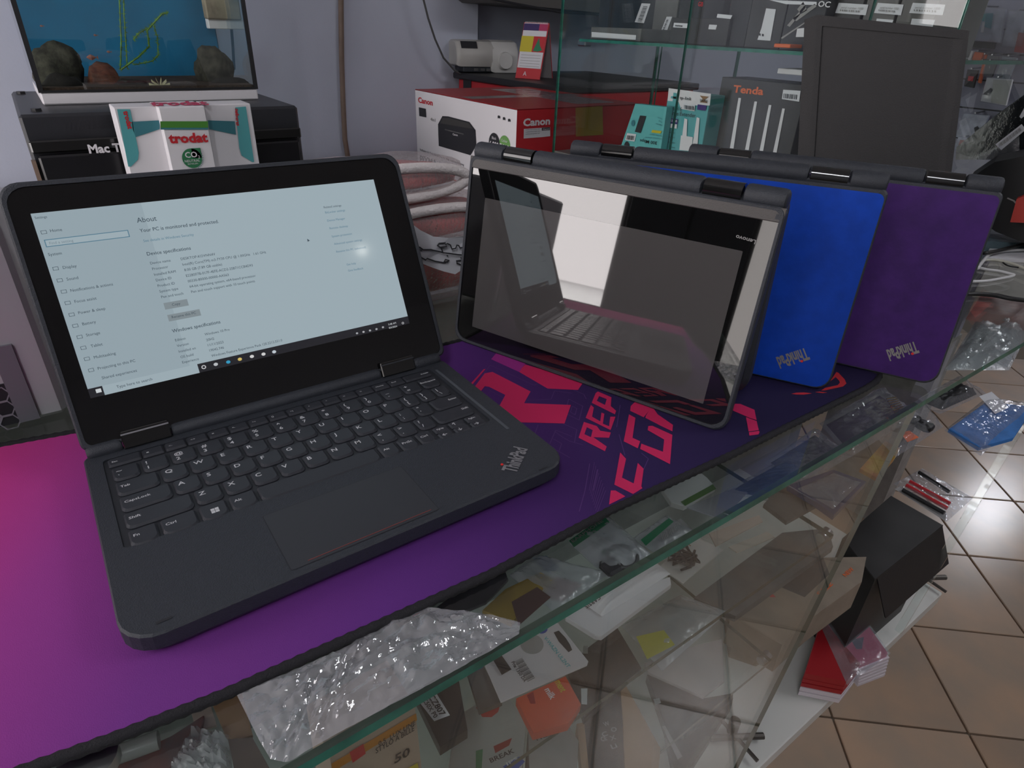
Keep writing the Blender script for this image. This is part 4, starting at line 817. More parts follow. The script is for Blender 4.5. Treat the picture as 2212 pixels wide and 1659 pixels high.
for pts in (((1700, 55), (1738, 12), (1742, 14), (1706, 58)), ((1712, 40), (1760, 8), (1764, 14), (1720, 46)), ((1686, 82), (1738, 48), (1739, 50), (1690, 84)), ((1722, 20), (1735, 4), (1744, 22), (1730, 30))): xq(pts, 1.10, 'silver_art', M_mid, t, .002)
xq([(1722, 62), (1740, 60), (1740, 80), (1719, 80)], 1.10, 'label', M_paper, t, .003)
for i, (l, r, lb) in enumerate(((1806, 1884, 'dark carton with a wide white label above the monitor, left of three'), (1890, 1960, 'dark carton with a white label above the monitor, middle of three'), (1966, 2050, 'dark carton with a white label above the monitor, right of three'))):
    t = xbox('parts_carton', lb, l, r, -60, 1.13, .18, ZS, M_gy if i else M_bk2, 'cartons above the monitor')
    xq([(l + 6, 6), (r - 8, 10), (r - 14, 33), (l - 2, 28)], 1.13, 'label', M_paper, t, .002); xq([(l + 4, 40), (r - 30, 43), (r - 36, 60), (l, 56)], 1.13, 'label', M_paper, t, .002); bars(t, (l + 8, 24), (r - 26, 27), (l + 8, 20), 1.126, 9, M_mid); xt('serial number 1000', (l + 10, 18), (r - 20, 21), (l + 10, 13), 1.126, 'small_print', M_mid, t, 0)
t = tag(base(MB().cbox(tuple(onx(1706, 104, 1.052)), tuple(onx(1678, 94, 1.06) + V((.03, 0, 0))), .001).build('shelf_tag', M_orange)), 'small orange tag on the edge of the glass shelf', 'tag')
ZF = .9405
t = xbox('router_carton', 'tall black router carton with an orange name and four white antennas', 1560, 1748, 166, 1.14, .09, ZF, M_bk2)
xt('Tenda', (1583, 199), (1648, 205), (1584, 183), 1.138, 'brand_print', M_orange, t, .03)
for a, b in (((1648, 835), (1585, 1255)), ((1785, 865), (1710, 1270)), ((1907, 895), (1830, 1290)), ((2022, 925), (1942, 1310))): xq(K8((a[0] - 8, a[1]), (a[0] + 14, a[1] + 2), (b[0] + 18 - 30, b[1] + 180), (b[0] - 18 - 30, b[1] + 180)), 1.14, 'antenna_print', M_white, t, .002)
xq(K8((2022, 765), (2170, 775), (2158, 868), (2010, 845)), 1.14, 'barcode_label', M_paper, t, .002); bars(t, (1692, 212), (1722, 215), (1693, 202), 1.137, 9, M_ink)
t = xbox('white_router', 'small white router lying on top of the black router carton', 1680, 1742, 150, 1.15, .07, onx(1700, 176, 1.14).z + .012, M_white, None, 'router')
t = xbox('range_extender_carton', 'white and turquoise range extender carton standing behind the glass joint', 1444, 1537, 196, 1.09, .05, ZF, M_teal)
xx = 1.088
xq(K8((1045, 752), (1405, 800), (1395, 900), (1270, 900), (1265, 950), (1150, 930), (1130, 870), (1035, 860)), 1.09, 'white_header', M_white, t, .001)
xt('tp-link', k8 if 0 else (1468, 214), (1493, 217), (1468, 207), xx - .001, 'brand_print', M_dark, t, .01); xq(K8((1065, 820), (1110, 825), (1108, 845), (1062, 838)), xx, 'brand_mark', M_teal, t, .001); xq(K8((1085, 790), (1115, 795), (1108, 870), (1078, 865)), xx, 'brand_mark', M_teal, t, .001)
xt('Wi-Fi 6', (1446, 237), (1472, 240), (1446, 228), xx - .001, 'title_print', M_dark, t, .005); xt('Range Extender', (1444, 247), (1502, 254), (1444, 238), xx - .001, 'title_print', M_dark, t, .005)
xq(K8((1310, 815), (1385, 825), (1350, 850), (1375, 880), (1310, 872), (1335, 845)), xx, 'bronze_mark', mat('bronze', (.30, .17, .08), .5), t, .001); xt('Wi-Fi 6', (1511, 219), (1528, 221), (1511, 213), xx - .003, 'small_print', M_dark, t)
xq(K8((1172, 880), (1270, 895), (1262, 945), (1160, 930)), xx, 'barcode_label', M_paper, t, .002); bars(t, (1478, 235), (1499, 238), (1478, 227), xx - .004, 9, M_ink)
xq(K8((1292, 890), (1368, 900), (1358, 945), (1286, 935)), xx, 'purple_patch', mat('indigo_p', (.05, .02, .18), .5), t, .001); xq(K8((1040, 1005), (1122, 1018), (1118, 1060), (1036, 1048)), xx, 'purple_patch', mat('indigo_p', (.05, .02, .18), .5), t, .001); xt('AX1500', (1443, 262), (1462, 264), (1443, 257), xx - .003, 'white_letters', M_white, t); xq(K8((1036, 1052), (1115, 1062), (1112, 1098), (1032, 1085)), xx, 'white_patch', M_white, t, .001)
for a, b in (((1185, 1010), (1160, 1210)), ((1290, 1000), (1255, 1220))): xq(K8((a[0] - 6, a[1]), (a[0] + 18, a[1] + 8), (b[0] + 32, b[1] + 60), (b[0] - 14, b[1] + 60)), xx, 'device_picture', M_white, t, .001)
xq(K8((1150, 1155), (1250, 1170), (1240, 1290), (1135, 1280)), xx, 'device_picture', M_white, t, .0015)
for yy in (1120, 1160, 1205, 1245): xt('Dual Band', (1180 / 1 * 0 + 1180 + 1040 / 3.95, (yy + 12) / 3.95), (1180 + 1095 / 3.95, (yy + 20) / 3.95), (1180 + 1040 / 3.95, yy / 3.95), xx, 'small_print', M_dark, t, 0)
t = thing('adapter_carton', 'turquoise network adapter carton lying upside down against the range extender', 'box', onx(1390, 270, 1.065))
TQ = K8((760, 885), (1030, 915), (975, 1285), (635, 1255)); MB().prism([onx(a, b, 1.065) for a, b in TQ], (.02, 0, 0)).build('carton', mat('turquoise_print', (.14, .50, .50), .5), t)
tx = 1.064
xq(K8((800, 985), (852, 990), (805, 1135), (755, 1125)), tx, 'adapter_picture', M_dark, t, .001); xq(K8((690, 1135), (768, 1145), (752, 1208), (672, 1195)), tx, 'barcode_label', M_paper, t, .001); bars(t, (1353, 301), (1369, 303), (1355, 292), tx - .002, 8, M_ink)
xt('300 Mbps', (1180 + 945 / 3.95, 1208 / 3.95), (1180 + 800 / 3.95, 1188 / 3.95), (1180 + 938 / 3.95, 1236 / 3.95), tx - .001, 'title_print', M_dark, t, .005)
for yy, l in ((1180, 840), (1155, 880), (1010, 950), (1040, 960), (1065, 935)): xt('Wireless adapter', (1180 + 990 / 3.95, yy / 3.95), (1180 + l / 3.95, (yy - 14) / 3.95), (1180 + 988 / 3.95, (yy + 14) / 3.95), tx - .001, 'small_print', M_teald, t, 0)
xq(K8((905, 1108), (985, 1118), (975, 1140), (895, 1130)), tx, 'yellow_patch', M_yellow, t, .001)
c = onx(1180 + 740 / 3.95, 1050 / 3.95, tx - .001); MB().add([c + V((0, .006 * math.cos(i * .45), .007 * math.sin(i * .45))) for i in range(14)], [tuple(range(14))]).build('round_mark', M_teald, t); c = onx(1180 + 685 / 3.95, 1250 / 3.95, tx - .001); MB().add([c + V((0, .009 * math.cos(i * .314), .012 * math.sin(i * .314))) for i in range(11)], [tuple(range(11))]).build('dome_mark', M_dark, t)

# monitor
Pm = FW.normalized(); pm = EYE + ray(1900, 200) * .96; nm = V((-.92, -.38, .08)).normalized()
mq = [on(a, b, pm, nm) for a, b in ((1765, 32), (2094, 66), (2044, 462), (1742, 446))]
MO = thing('monitor', 'old dark flat monitor standing tilted behind the purple laptop, screen off', 'monitor', (mq[2] + mq[3]) / 2)
bk = EYE + ray(1738, 42) * (FW.dot(mq[0] - EYE) + .012) - mq[0]
si = [on(a, b, pm, nm) for a, b in ((1776, 56), (2080, 84), (2032, 430), (1754, 416))]
mb = MB(); mb.add(mq + [p + bk for p in mq], [(4, 5, 6, 7), (0, 1, 5, 4), (1, 2, 6, 5), (2, 3, 7, 6), (3, 0, 4, 7)]); mb.add(mq + si, [(i, (i + 1) % 4, 4 + (i + 1) % 4, 4 + i) for i in range(4)]); rec = [p - nm * .006 for p in si]; mb.add(si + rec, [(i, (i + 1) % 4, 4 + (i + 1) % 4, 4 + i) for i in range(4)])
mb.build('housing', mat('monitor_plastic', (.022, .021, .022), .6, bump=.3, bscale=600), MO); MB().add([p - nm * .005 for p in si], [(0, 1, 2, 3)]).build('screen', mat('monitor_screen', (.006, .007, .011), .5, spec=.25), MO)
MB().cbox((mq[3].x - .02, mq[2].y - .01, .9285), (mq[3].x + .12, mq[3].y + .03, min(mq[2].z, mq[3].z) - .001), .004).build('stand', M_black, MO)

# ------------------------------------------------------------------ right edge: hanging goods, wrapped box, cables
PGX = 1.62
PG = thing('peg_panel', 'pale slotted display panel with hanging accessory packs at the right edge', 'panel', (PGX + .02, .3, .93))
pa, pb2 = onx(2060, 100, PGX), onx(2330, 100, PGX)
MB().box((PGX, pb2.y, .60), (PGX + .02, pa.y, 1.70)).build('board', mat('panel_lilac', (.34, .34, .44), .6), PG)
for yy in (60, 112, 170, 232, 300): 
    q = onx(2100, yy, PGX); MB().box((PGX - .001, pb2.y, q.z - .003), (PGX + .001, pa.y, q.z)).build('slot', M_ink, PG)
MB().box((1.60, pb2.y, 0), (1.66, pa.y, .60)).build('stand', M_mid, PG)
def hang(label, px, m, dx=.03, bag=None, deco_=()):
    x = PGX - dx; t = thing('hanging_pack', label, 'pack', onx(px[0][0], px[0][1], x), 'hanging packs')
    MB().prism([onx(a, b, x) for a, b in px], (.008, 0, 0)).build('card', m, t)
    for dp, dm in deco_: MB().tess([[onx(a, b, x - .003) for a, b in dp]]).build('print', dm, t)
    if bag:
        mb = MB(); c = [onx(a, b, x - .006) for a, b in bag]; cc = sum(c, V()) / len(c) - V((.012, 0, 0)); n = len(c)
        md = [p.lerp(cc, .4) - V((.006 + .004 * (i % 2), 0, 0)) for i, p in enumerate(c)]
        mb.add(c + md + [cc], [(i, (i + 1) % n, n + (i + 1) % n, n + i) for i in range(n)] + [(n + i, n + (i + 1) % n, 2 * n) for i in range(n)]).build('bag', M_bag, t)
    tp_ = onx((px[0][0] + px[1][0]) / 2, px[0][1] - 2, x); MB().tube([tp_ + V((-.006, 0, 0)), tp_ + V((dx + .002, 0, .002))], .0016, 5).build('hook', M_metal, t)
    return t
M_lil = mat('pack_lilac', (.42, .44, .55), .4, var=.2, vscale=60)
hang('clear pack with green and blue contents, uppermost at the right edge', [(2095, 16), (2172, 20), (2160, 92), (2082, 84)], M_lil, .05, [(2090, 12), (2176, 18), (2164, 94), (2078, 86)], (([(2100, 28), (2132, 30), (2126, 46), (2098, 42)], M_teal), ([(2130, 28), (2146, 28), (2141, 62), (2126, 58)], mat('blue_green', (.03, .24, .32), .4)), ([(2122, 48), (2128, 48), (2124, 70), (2118, 70)], M_white)))
hang('grey white hanging pack with its right side cropped by the frame edge', [(2180, 24), (2228, 28), (2214, 104), (2166, 98)], M_lil, .05, [(2178, 20), (2230, 26), (2212, 106), (2162, 100)])
hang('dark hanging strip of small packs under the topmost clear pack', [(2092, 88), (2150, 92), (2146, 106), (2088, 102)], M_dark, .035)
hang('orange hanging pack with a dark round hole, in the second row', [(2106, 112), (2124, 114), (2116, 136), (2098, 132)], M_orange, .05)
hang('slim orange stick pack hanging in the second row', [(2127, 118), (2131, 119), (2117, 180), (2112, 178)], M_orange, .04)
hang('dark pack beside the slim orange stick, second row', [(2133, 120), (2158, 122), (2142, 166), (2124, 164)], M_plate, .05, [(2133, 118), (2160, 122), (2142, 168), (2122, 166)])
hang('grey blue pack hanging right of the dark one, second row', [(2166, 122), (2196, 126), (2178, 172), (2150, 168)], mat('grey_blue', (.22, .26, .30), .5, var=.3), .05, [(2166, 120), (2198, 126), (2180, 174), (2148, 170)])
hang('small white boxed pack at the monitor edge', [(2090, 108), (2102, 110), (2096, 134), (2084, 132)], M_white, .05)
hang('red and black pack low at the monitor edge', [(2090, 150), (2112, 152), (2102, 190), (2082, 186)], M_dark, .05, None, (([(2092, 164), (2104, 165), (2101, 176), (2090, 174)], M_red),))
hang('white card pack with a dark triangle, third row', [(2132, 168), (2186, 172), (2172, 228), (2118, 218)], M_white, .06, [(2130, 165), (2188, 171), (2172, 230), (2116, 220)], (([(2122, 204), (2140, 190), (2146, 194), (2134, 206)], M_ink), ([(2146, 172), (2186, 174), (2172, 226), (2140, 222)], mat('card_cream', (.58, .58, .52), .6))))
hang('dark red pack at the right border, first row', [(2200, 70), (2230, 74), (2220, 116), (2190, 112)], M_dred, .06)
hang('pale lilac pack in the fourth row beside the monitor', [(2082, 246), (2136, 250), (2112, 300), (2064, 296)], M_lil, .04, None, (([(2104, 276), (2112, 272), (2116, 278), (2106, 288)], M_ink),))
hang('pale pack with a reddish print, lowest by the monitor', [(2070, 296), (2104, 300), (2092, 326), (2060, 322)], M_lil, .05, None, (([(2074, 302), (2090, 304), (2084, 318), (2070, 314)], mat('rose', (.42, .22, .22), .5)),))

BX = 1.30
t = thing('wrapped_box', 'black box wrapped in shiny plastic with a long white serial label, right edge', 'box', onx(2150, 320, BX))
MB().prism([onx(a, b, BX) for a, b in ((2066, 318), (2150, 250), (2260, 170), (2300, 320), (2160, 345), (2064, 345))], (.09, .02, 0)).build('box', mat('wrapped_black', (.012, .014, .016), .15, bump=.5, bscale=40), t)
MB().tess([[onx(a, b, BX - .002) for a, b in ((2150, 312), (2207, 268), (2216, 280), (2163, 324))]]).build('serial_label', M_paper, t); bars(t, (2160, 318), (2208, 281), (2157, 311), BX - .004, 22, M_mid, 'label_print')
MB().tess([[onx(a, b, BX - .002) for a, b in ((2202, 252), (2225, 210), (2240, 230), (2206, 256))]]).build('white_label', M_paper, t)
WR = []
for i in range(9):
    for j in range(5):
        x, y = 2058 + 18 * i, 390 - 9.5 * i + j * (2 + 3.2 * i * .5) - (8 - i) * .5; WR.append(onx(x, y - 20, BX - .012 - .012 * noise.noise(V((i * .9, j * .8, 2)))))
MB().add(WR, [(i * 5 + j, i * 5 + j + 1, i * 5 + j + 6, i * 5 + j + 5) for i in range(8) for j in range(4)]).build('loose_wrap', M_bag, t, smooth=True)
DB = thing('black_case', 'large black case lying behind the purple laptop at the right edge', 'case', at(2180, 520, .93))
MB().prism([onx(a, b, 1.16) for a, b in ((2092, 388), (2148, 350), (2300, 320), (2300, 560), (2150, 500), (2110, 470))], (.10, .03, 0)).build('case', mat('case_black', (.008, .008, .009), .5), DB)
MB().tube([onx(a, b, 1.157) for a, b in ((2176, 428), (2190, 434), (2204, 448), (2216, 462))], .0012, 5).build('seam', M_mid, DB)
t = tag(base(MB().prism([onx(a, b, 1.13) for a, b in ((2196, 430), (2222, 420), (2226, 482), (2182, 480))], (.02, .005, 0)).build('red_pouch', mat('red_pouch', (.42, .03, .02), .5))), 'red pouch sticking out beside the black case', 'pouch')
CZ = .9285
tag(base(MB().prism(level([(2120, 520), (2150, 482), (2260, 488), (2290, 530)], CZ + .018), (0, 0, -.0175)).build('plastic_pack', mat('teal_grey_pack', (.10, .15, .17), .3, bump=.5, var=.4))), 'grey blue plastic pack on the glass behind the cables', 'pack')
tag(base(MB().prism(level([(2128, 556), (2145, 522), (2260, 522), (2280, 552), (2215, 560)], CZ + .006), (0, 0, -.0055)).build('white_sheet_pack', M_paper)), 'white sheet folded on the glass under the cables', 'paper')
def cable(label, pts, r, m, z=None):
    z = z or CZ + r + .0002; p = level(pts, z); q = []
    for i in range(len(p) - 1):
        a, b, c, d = p[max(i - 1, 0)], p[i], p[i + 1], p[min(i + 2, len(p) - 1)]
        for k in range(5):
            t_ = k / 5; q.append(.5 * (2 * b + (c - a) * t_ + (2 * a - 5 * b + 4 * c - d) * t_ * t_ + (3 * b - a - 3 * c + d) * t_ ** 3))
    q.append(p[-1]); return tag(base(MB().tube(q, r, 8).build('cable', m, smooth=True)), label, 'cable', 'cables on the glass')
M_cw = mat('cable_white', (.66, .66, .66), .4); M_cb = mat('cable_black', (.012, .012, .012), .5)
cable('white cable arching from the purple laptop to the right border', [(2112, 580), (2122, 566), (2140, 548), (2168, 542), (2212, 540), (2260, 538)], .0024, M_cw, CZ + .010)
cable('white cable bent to a sharp point on the glass', [(2108, 576), (2130, 582), (2160, 586), (2184, 592), (2190, 594), (2184, 597), (2160, 602), (2130, 607), (2100, 608)], .0022, M_cw)
cable('cream cable with a thick end near the right border', [(2122, 562), (2150, 562), (2180, 568), (2205, 577), (2240, 590)], .0024, mat('cable_cream', (.55, .54, .46), .4))
cable('upper black cable running out to the right border', [(2126, 547), (2150, 543), (2185, 534), (2230, 522)], .0030, M_cb, CZ + .016)
cable('lower black cable lying on the glass right of the purple laptop', [(2085, 636), (2110, 635), (2150, 638), (2185, 645), (2240, 652)], .0032, M_cb)
cable('thin dark cable crossing between the white ones', [(2164, 548), (2168, 556), (2166, 566), (2178, 574), (2200, 578)], .0012, M_cb)

# ------------------------------------------------------------------ goods under the glass
Z1 = V((0, 0, 1)); ZA, ZB_, ZC = .7395, .5525, .3005
CLR = mat('cardboard_pale', (.48, .40, .34), .8)
def item(name, label, cat, px, z, t, m, grp=None):
    r = thing(name, label, cat, level([px[0]], z)[0], grp); top = level(px, z + t); c = sum(top, V()) / len(top); ins = [p.lerp(c, .012) for p in top]; n = len(top)
    e = min(.001, t * .3); mb = MB()
    mb.loft([[p - V((0, 0, t)) for p in top], [p - V((0, 0, e)) for p in top], ins]).build('pack_body', m, r); return r, z + t
def deco(r, px, m, z, name='print', h=.0004): return MB().tess([level(px, z + h)]).build(name, m, r)
def dtext(r, s, p0, p1, pt, z, m=M_ink, bold=.02, h=.0007):
    g = MB(); a, b, c = at(*p0, z + h), at(*p1, z + h), at(*pt, z + h); fit_text(g, s, a, b, c, bold); return g.build('print', m, r)
def dbars(r, p0, p1, ph, z, n, m=M_ink):
    a, b, u = at(*p0, z + .0007), at(*p1, z + .0007), at(*ph, z + .0007); u = u - a; mb = MB()
    for i in range(n): t0 = i / n; t1 = t0 + (.3 + .45 * ((i * 5) % 4) / 4) / n; mb.add([a.lerp(b, t0), a.lerp(b, t1), a.lerp(b, t1) + u, a.lerp(b, t0) + u], [(0, 1, 2, 3)])
    return mb.build('barcode', m, r)
def puff(px4, z, h, crinkle, sd, nx=22, ny=14, sharp=1):
    """a closed pillow over four corners: flat below, bulging and wrinkled above"""
    a, b, c, d = level(px4, z); mb = MB(); vs = []
    for j in range(ny + 1):
        for i in range(nx + 1):
            u, v = i / nx, j / ny; p = a.lerp(b, u).lerp(d.lerp(c, u), v); e = min(1, 6 * min(u, 1 - u, v, 1 - v)) ** .7
            k = noise.noise(V((u * 5 + sd, v * 4, sd))) * .6 + abs(noise.noise(V((u * 11, v * 9 + sd, 1.7)))) * sharp
            vs.append(p + V((0, 0, max(.0003, h * e + crinkle * e * k))))
    nb = len(vs); f = [(j * (nx + 1) + i, j * (nx + 1) + i + 1, (j + 1) * (nx + 1) + i + 1, (j + 1) * (nx + 1) + i) for j in range(ny) for i in range(nx)]
    return mb.add(vs, f).add([a, b, c, d], [(3, 2, 1, 0)])
def pouch(name, label, cat, px4, z, h, cr, m, sd, grp=None):
    r = thing(name, label, cat, level([px4[0]], z)[0], grp); puff(px4, z, h, cr, sd).build('film', m, r, smooth=50); return r
# round steel clamps of the glass top
for x, y in ((190, 1640), (752, 1374)):
    c = at(x, y, .918); MB().tube([c + V((0, 0, -.006)), c + V((0, 0, .001)), c + V((0, 0, .0028))], [.013, .013, .009], 20).build('glass_clamp', M_metal, CT, smooth=40)
# crinkled silver film on the glass
r = thing('plastic_film', 'crumpled shiny clear plastic film lying along the front edge of the glass top', 'plastic film', at(800, 1480, CZ))
up_ = level([(512, 1503), (640, 1448), (752, 1398), (800, 1360), (905, 1312), (1000, 1322), (1060, 1330), (1124, 1346)], CZ + .001); lo_ = level([(560, 1600), (585, 1642), (622, 1650), (720, 1591), (870, 1512), (980, 1452), (1060, 1408), (1121, 1371)], CZ + .001)
def poly(pl, t): 
    t = t * (len(pl) - 1); i = min(int(t), len(pl) - 2); return pl[i].lerp(pl[i + 1], t - i)
vs = []; nx, ny = 90, 26
for j in range(ny + 1):
    for i in range(nx + 1):
        u, v = i / nx, j / ny; p = poly(up_, u).lerp(poly(lo_, u), v); k = abs(noise.noise(V((u * 16, v * 5, .3)))) * .8 + abs(noise.noise(V((u * 34 + v * 6, v * 14, 4)))) * .5
        vs.append(p + V((0, 0, .0006 + .0062 * k * min(1, 5 * min(u, 1 - u, v + .05, 1.05 - v)))))
MB().add(vs, [(j * (nx + 1) + i, j * (nx + 1) + i + 1, (j + 1) * (nx + 1) + i + 1, (j + 1) * (nx + 1) + i) for j in range(ny) for i in range(nx)]).build('film', film('silver_film', (.80, .80, .84), .22, .10, ior=2.6, bump=.25, bscale=120, whitecol=(.9, .9, .95)), r, smooth=35)

r, z = item('torn_cardboard', 'pale scrap of cardboard under the glass by the crumpled film', 'cardboard', [(411, 1532), (452, 1513), (468, 1567), (424, 1580)], ZA, .002, CLR)
r, z = item('torn_cardboard', 'brown torn cardboard piece half hidden by the crumpled film', 'cardboard', [(459, 1522), (520, 1486), (546, 1588), (520, 1596), (488, 1592)], ZA, .003, M_kraft)
r, z = item('flat_box', 'brown box lid below the torn cardboard at the lower left', 'box', [(492, 1596), (545, 1592), (600, 1690), (520, 1740), (505, 1660)], ZA, .012, mat('brown_box', (.12, .09, .07), .7, var=.3))
pouch('clear_pouch', 'clear crumpled pouch at the bottom edge, left of the brown box', 'pouch', [(360, 1665), (425, 1575), (498, 1590), (505, 1720)], ZA, .010, .012, M_bag2, 3)
r, z = item('printed_carton', 'dark printed carton with red marks at the bottom left corner', 'box', [(215, 1660), (370, 1590), (440, 1545), (430, 1600), (330, 1690), (240, 1720)], ZA, .006, mat('carton_slate', (.07, .08, .09), .5, col2=(.16, .05, .04), vscale=40))
tag(base(MB().tube([at(228, 1640, .757), at(343, 1598, .757)], .007, 14).build('plastic_tube', mat('tube_grey', (.34, .36, .34), .15), smooth=40)), 'shiny grey plastic tube on the dark printed carton', 'tube')
# upright pen box with 50
pv = -.052
r = thing('pen_box', 'beige pen box with an orange header and the number 50', 'box', ony(800, 1640, pv))
mb = MB(); fq = [ony(a, b, pv) for a, b in ((713, 1637), (896, 1524), (915, 1700), (735, 1800))]; dd = V((0, .04, 0))
mb.prism(fq, dd).build('carton', mat('pen_box_beige', (.46, .36, .28), .6), r)
def vq(px, m, nm, d=.0006): return MB().tess([[ony(a, b, pv - d) for a, b in px]]).build(nm, m, r)
vq([(716, 1650), (899, 1541), (901, 1556), (718, 1668)], mat('header_orange', (.55, .22, .02), .5), 'orange_header'); vq([(755, 1625), (785, 1607), (790, 1628), (762, 1648)], M_red, 'red_badge', .001)
yt('STYLO A BILLE', (812, 1628), (895, 1578), (811, 1616), pv - .001, 'small_print', M_ink, r, .01); yt('0,5  LUX LINE', (818, 1612), (897, 1565), (817, 1602), pv - .001, 'small_print', M_ink, r, .01); yt('50', (852, 1650), (885, 1631), (850, 1632), pv - .001, 'big_number', M_ink, r, .02); vq([(880, 1660), (902, 1648), (905, 1662), (884, 1675)], M_yellow, 'yellow_patch', .001)
r, z = item('spare_part_box', 'black spare part box with a tilted white label', 'box', [(898, 1505), (990, 1462), (1010, 1575), (950, 1613)], ZA, .012, M_dark)
deco(r, [(903, 1513), (938, 1490), (972, 1545), (938, 1558)], M_paper, z, 'label'); dtext(r, 'CZ807', (925, 1505), (952, 1548), (938, 1500), z + .0004); dtext(r, 'C50X P0', (912, 1512), (938, 1552), (921, 1507), z + .0004)
r, z = item('blue_topped_pack', 'grey pack with a bright blue end beside the white memory card pack', 'pack', [(1008, 1448), (1042, 1432), (1085, 1515), (1035, 1535)], ZA + .004, .006, M_plate); deco(r, [(1008, 1448), (1040, 1432), (1044, 1442), (1014, 1456)], mat('azure', (.02, .14, .32), .5), z)
r, z = item('memory_card_pack', 'white memory card blister pack with barcode and hanging slot', 'pack', [(1045, 1432), (1190, 1340), (1206, 1346), (1271, 1428), (1268, 1437), (1082, 1517)], ZA + .013, .0012, mat('pack_white', (.60, .57, .58), .5))
deco(r, [(1196, 1366), (1207, 1362), (1222, 1378), (1231, 1392), (1236, 1404), (1228, 1409), (1220, 1400), (1207, 1386)], M_ink, z, 'hanging_slot'); deco(r, [(1066, 1427), (1084, 1416), (1105, 1446), (1084, 1458)], M_dark, z, 'card_picture', .002)
c = at(1149, 1391, z + .0006); MB().add([c + V((.0105 * math.cos(i * .2618), .0105 * math.sin(i * .2618), 0)) for i in range(24)], [tuple(range(24))]).build('round_picture', M_mid, r)
dbars(r, (1112, 1429), (1140, 1474), (1128, 1421), z, 22); dtext(r, 'Prix 1350 DA', (1104, 1431), (1132, 1474), (1111, 1428), z); dtext(r, 'V-WAZN UL2NT', (1174, 1378), (1226, 1443), (1181, 1374), z, M_teal); c = at(1169, 1357, z + .0006); MB().add([c + V((.006 * math.cos(i * .4), .006 * math.sin(i * .4), 0)) for i in range(15)], [tuple(range(15))]).build('blue_mark', M_blue, r)
r, z = item('orange_carton', 'orange red carton under the white memory card pack', 'box', [(1115, 1508), (1222, 1460), (1255, 1520), (1228, 1562), (1152, 1583)], ZA, .010, mat('carton_orange', (.62, .085, .035), .55, var=.1))
dtext(r, 'ment', (1198, 1473), (1212, 1496), (1213, 1467), z, M_yellow); dtext(r, 'milk', (1176, 1490), (1190, 1512), (1189, 1484), z, M_white); deco(r, [(1138, 1502), (1152, 1494), (1157, 1520), (1146, 1520)], M_dred, z)
r, z = item('medicine_like_carton', 'white carton with a red lens mark in front of the orange one', 'box', [(985, 1548), (1030, 1520), (1100, 1508), (1137, 1560), (1128, 1660), (960, 1710)], ZB_, .12, mat('carton_white', (.46, .45, .44), .6))
deco(r, [(1028, 1528), (1080, 1524), (1076, 1538), (1062, 1549), (1042, 1549)], M_red, z); deco(r, [(1066, 1612), (1106, 1594), (1100, 1610), (1070, 1627)], M_dred, z); dtext(r, 'BREAK', (1060, 1648), (1112, 1625), (1057, 1638), z); deco(r, [(1086, 1656), (1122, 1634), (1134, 1645), (1108, 1672)], M_blue, z); dtext(r, 'IPS', (1096, 1654), (1120, 1640), (1093, 1647), z + .0004, M_white); deco(r, [(1028, 1622), (1043, 1618), (1040, 1668), (1028, 1668)], M_dgreen, z)
r, z = item('small_white_carton', 'off white carton right of the red lens one, bottom edge', 'box', [(1140, 1580), (1225, 1560), (1250, 1600), (1245, 1700), (1145, 1710)], ZB_, .10, M_mid); dtext(r, 'PREMIUM', (1160, 1600), (1225, 1575), (1157, 1590), z)
r, z = item('laptop_battery', 'flat black laptop battery with printed safety marks', 'battery', [(1262, 1555), (1335, 1452), (1345, 1520), (1350, 1720), (1274, 1720)], ZB_, .016, M_black)
for s, x, y in (('CE', 1300, 1602), ('C', 1302, 1592), ('O', 1322, 1582), ('X', 1320, 1600), ('Li', 1322, 1618), ('W', 1306, 1570)): dtext(r, s, (x, y), (x + 12, y - 4), (x - 2, y - 10), z, M_mid)
r, z = item('battery_pack', 'black battery plate with two white stickers', 'battery', [(1222, 1445), (1268, 1400), (1332, 1352), (1386, 1442), (1262, 1552)], ZA - .1, .01, M_black); deco(r, [(1255, 1487), (1269, 1487), (1268, 1522), (1256, 1521)], M_paper, z, 'label'); deco(r, [(1260, 1395), (1270, 1395), (1270, 1412), (1259, 1412)], M_mid, z, 'label')
r, z = item('cardboard_box', 'long brown cardboard box at the bottom edge, right of the battery', 'box', [(1337, 1447), (1352, 1480), (1427, 1616), (1420, 1700), (1352, 1720), (1345, 1540)], ZB_, .02, M_kraft)
r, z = item('cardboard_strip', 'brown cardboard strip at the bottom edge, left of the battery', 'cardboard', [(1246, 1562), (1262, 1560), (1278, 1720), (1262, 1720)], ZB_, .02, M_kraft)
r = pouch('grey_bag', 'milky grey bag with a yellow note under the lower glass shelf edge', 'bag', [(1342, 1352), (1470, 1285), (1572, 1322), (1430, 1450)], ZB_ + .03, .006, .006, M_bag2, 9)
puff([(1350, 1356), (1468, 1292), (1560, 1325), (1430, 1440)], ZB_ + .0295, .003, .002, 4).build('paper', M_mid, r); deco(r, [(1374, 1375), (1434, 1361), (1458, 1393), (1398, 1424)], mat('note_yellow', (.52, .48, .02), .6), ZB_ + .0385, 'yellow_note')
r, z = item('crumpled_paper', 'pinkish white paper below the yellow note', 'paper', [(1392, 1432), (1468, 1402), (1560, 1380), (1566, 1470), (1520, 1506), (1400, 1452)], ZB_, .004, mat('paper_pinkish', (.42, .39, .38), .8, var=.08))
r, z = item('drive_bracket', 'black metal drive bracket with grey label strips on the board', 'bracket', [(1398, 1456), (1520, 1508), (1584, 1497), (1582, 1520), (1500, 1648), (1462, 1690), (1438, 1570)], ZC, .02, M_black)
deco(r, [(1411, 1510), (1424, 1508), (1428, 1518), (1416, 1523)], M_paper, z, 'label'); deco(r, [(1430, 1568), (1437, 1568), (1474, 1634), (1464, 1641)], M_mid, z, 'label')
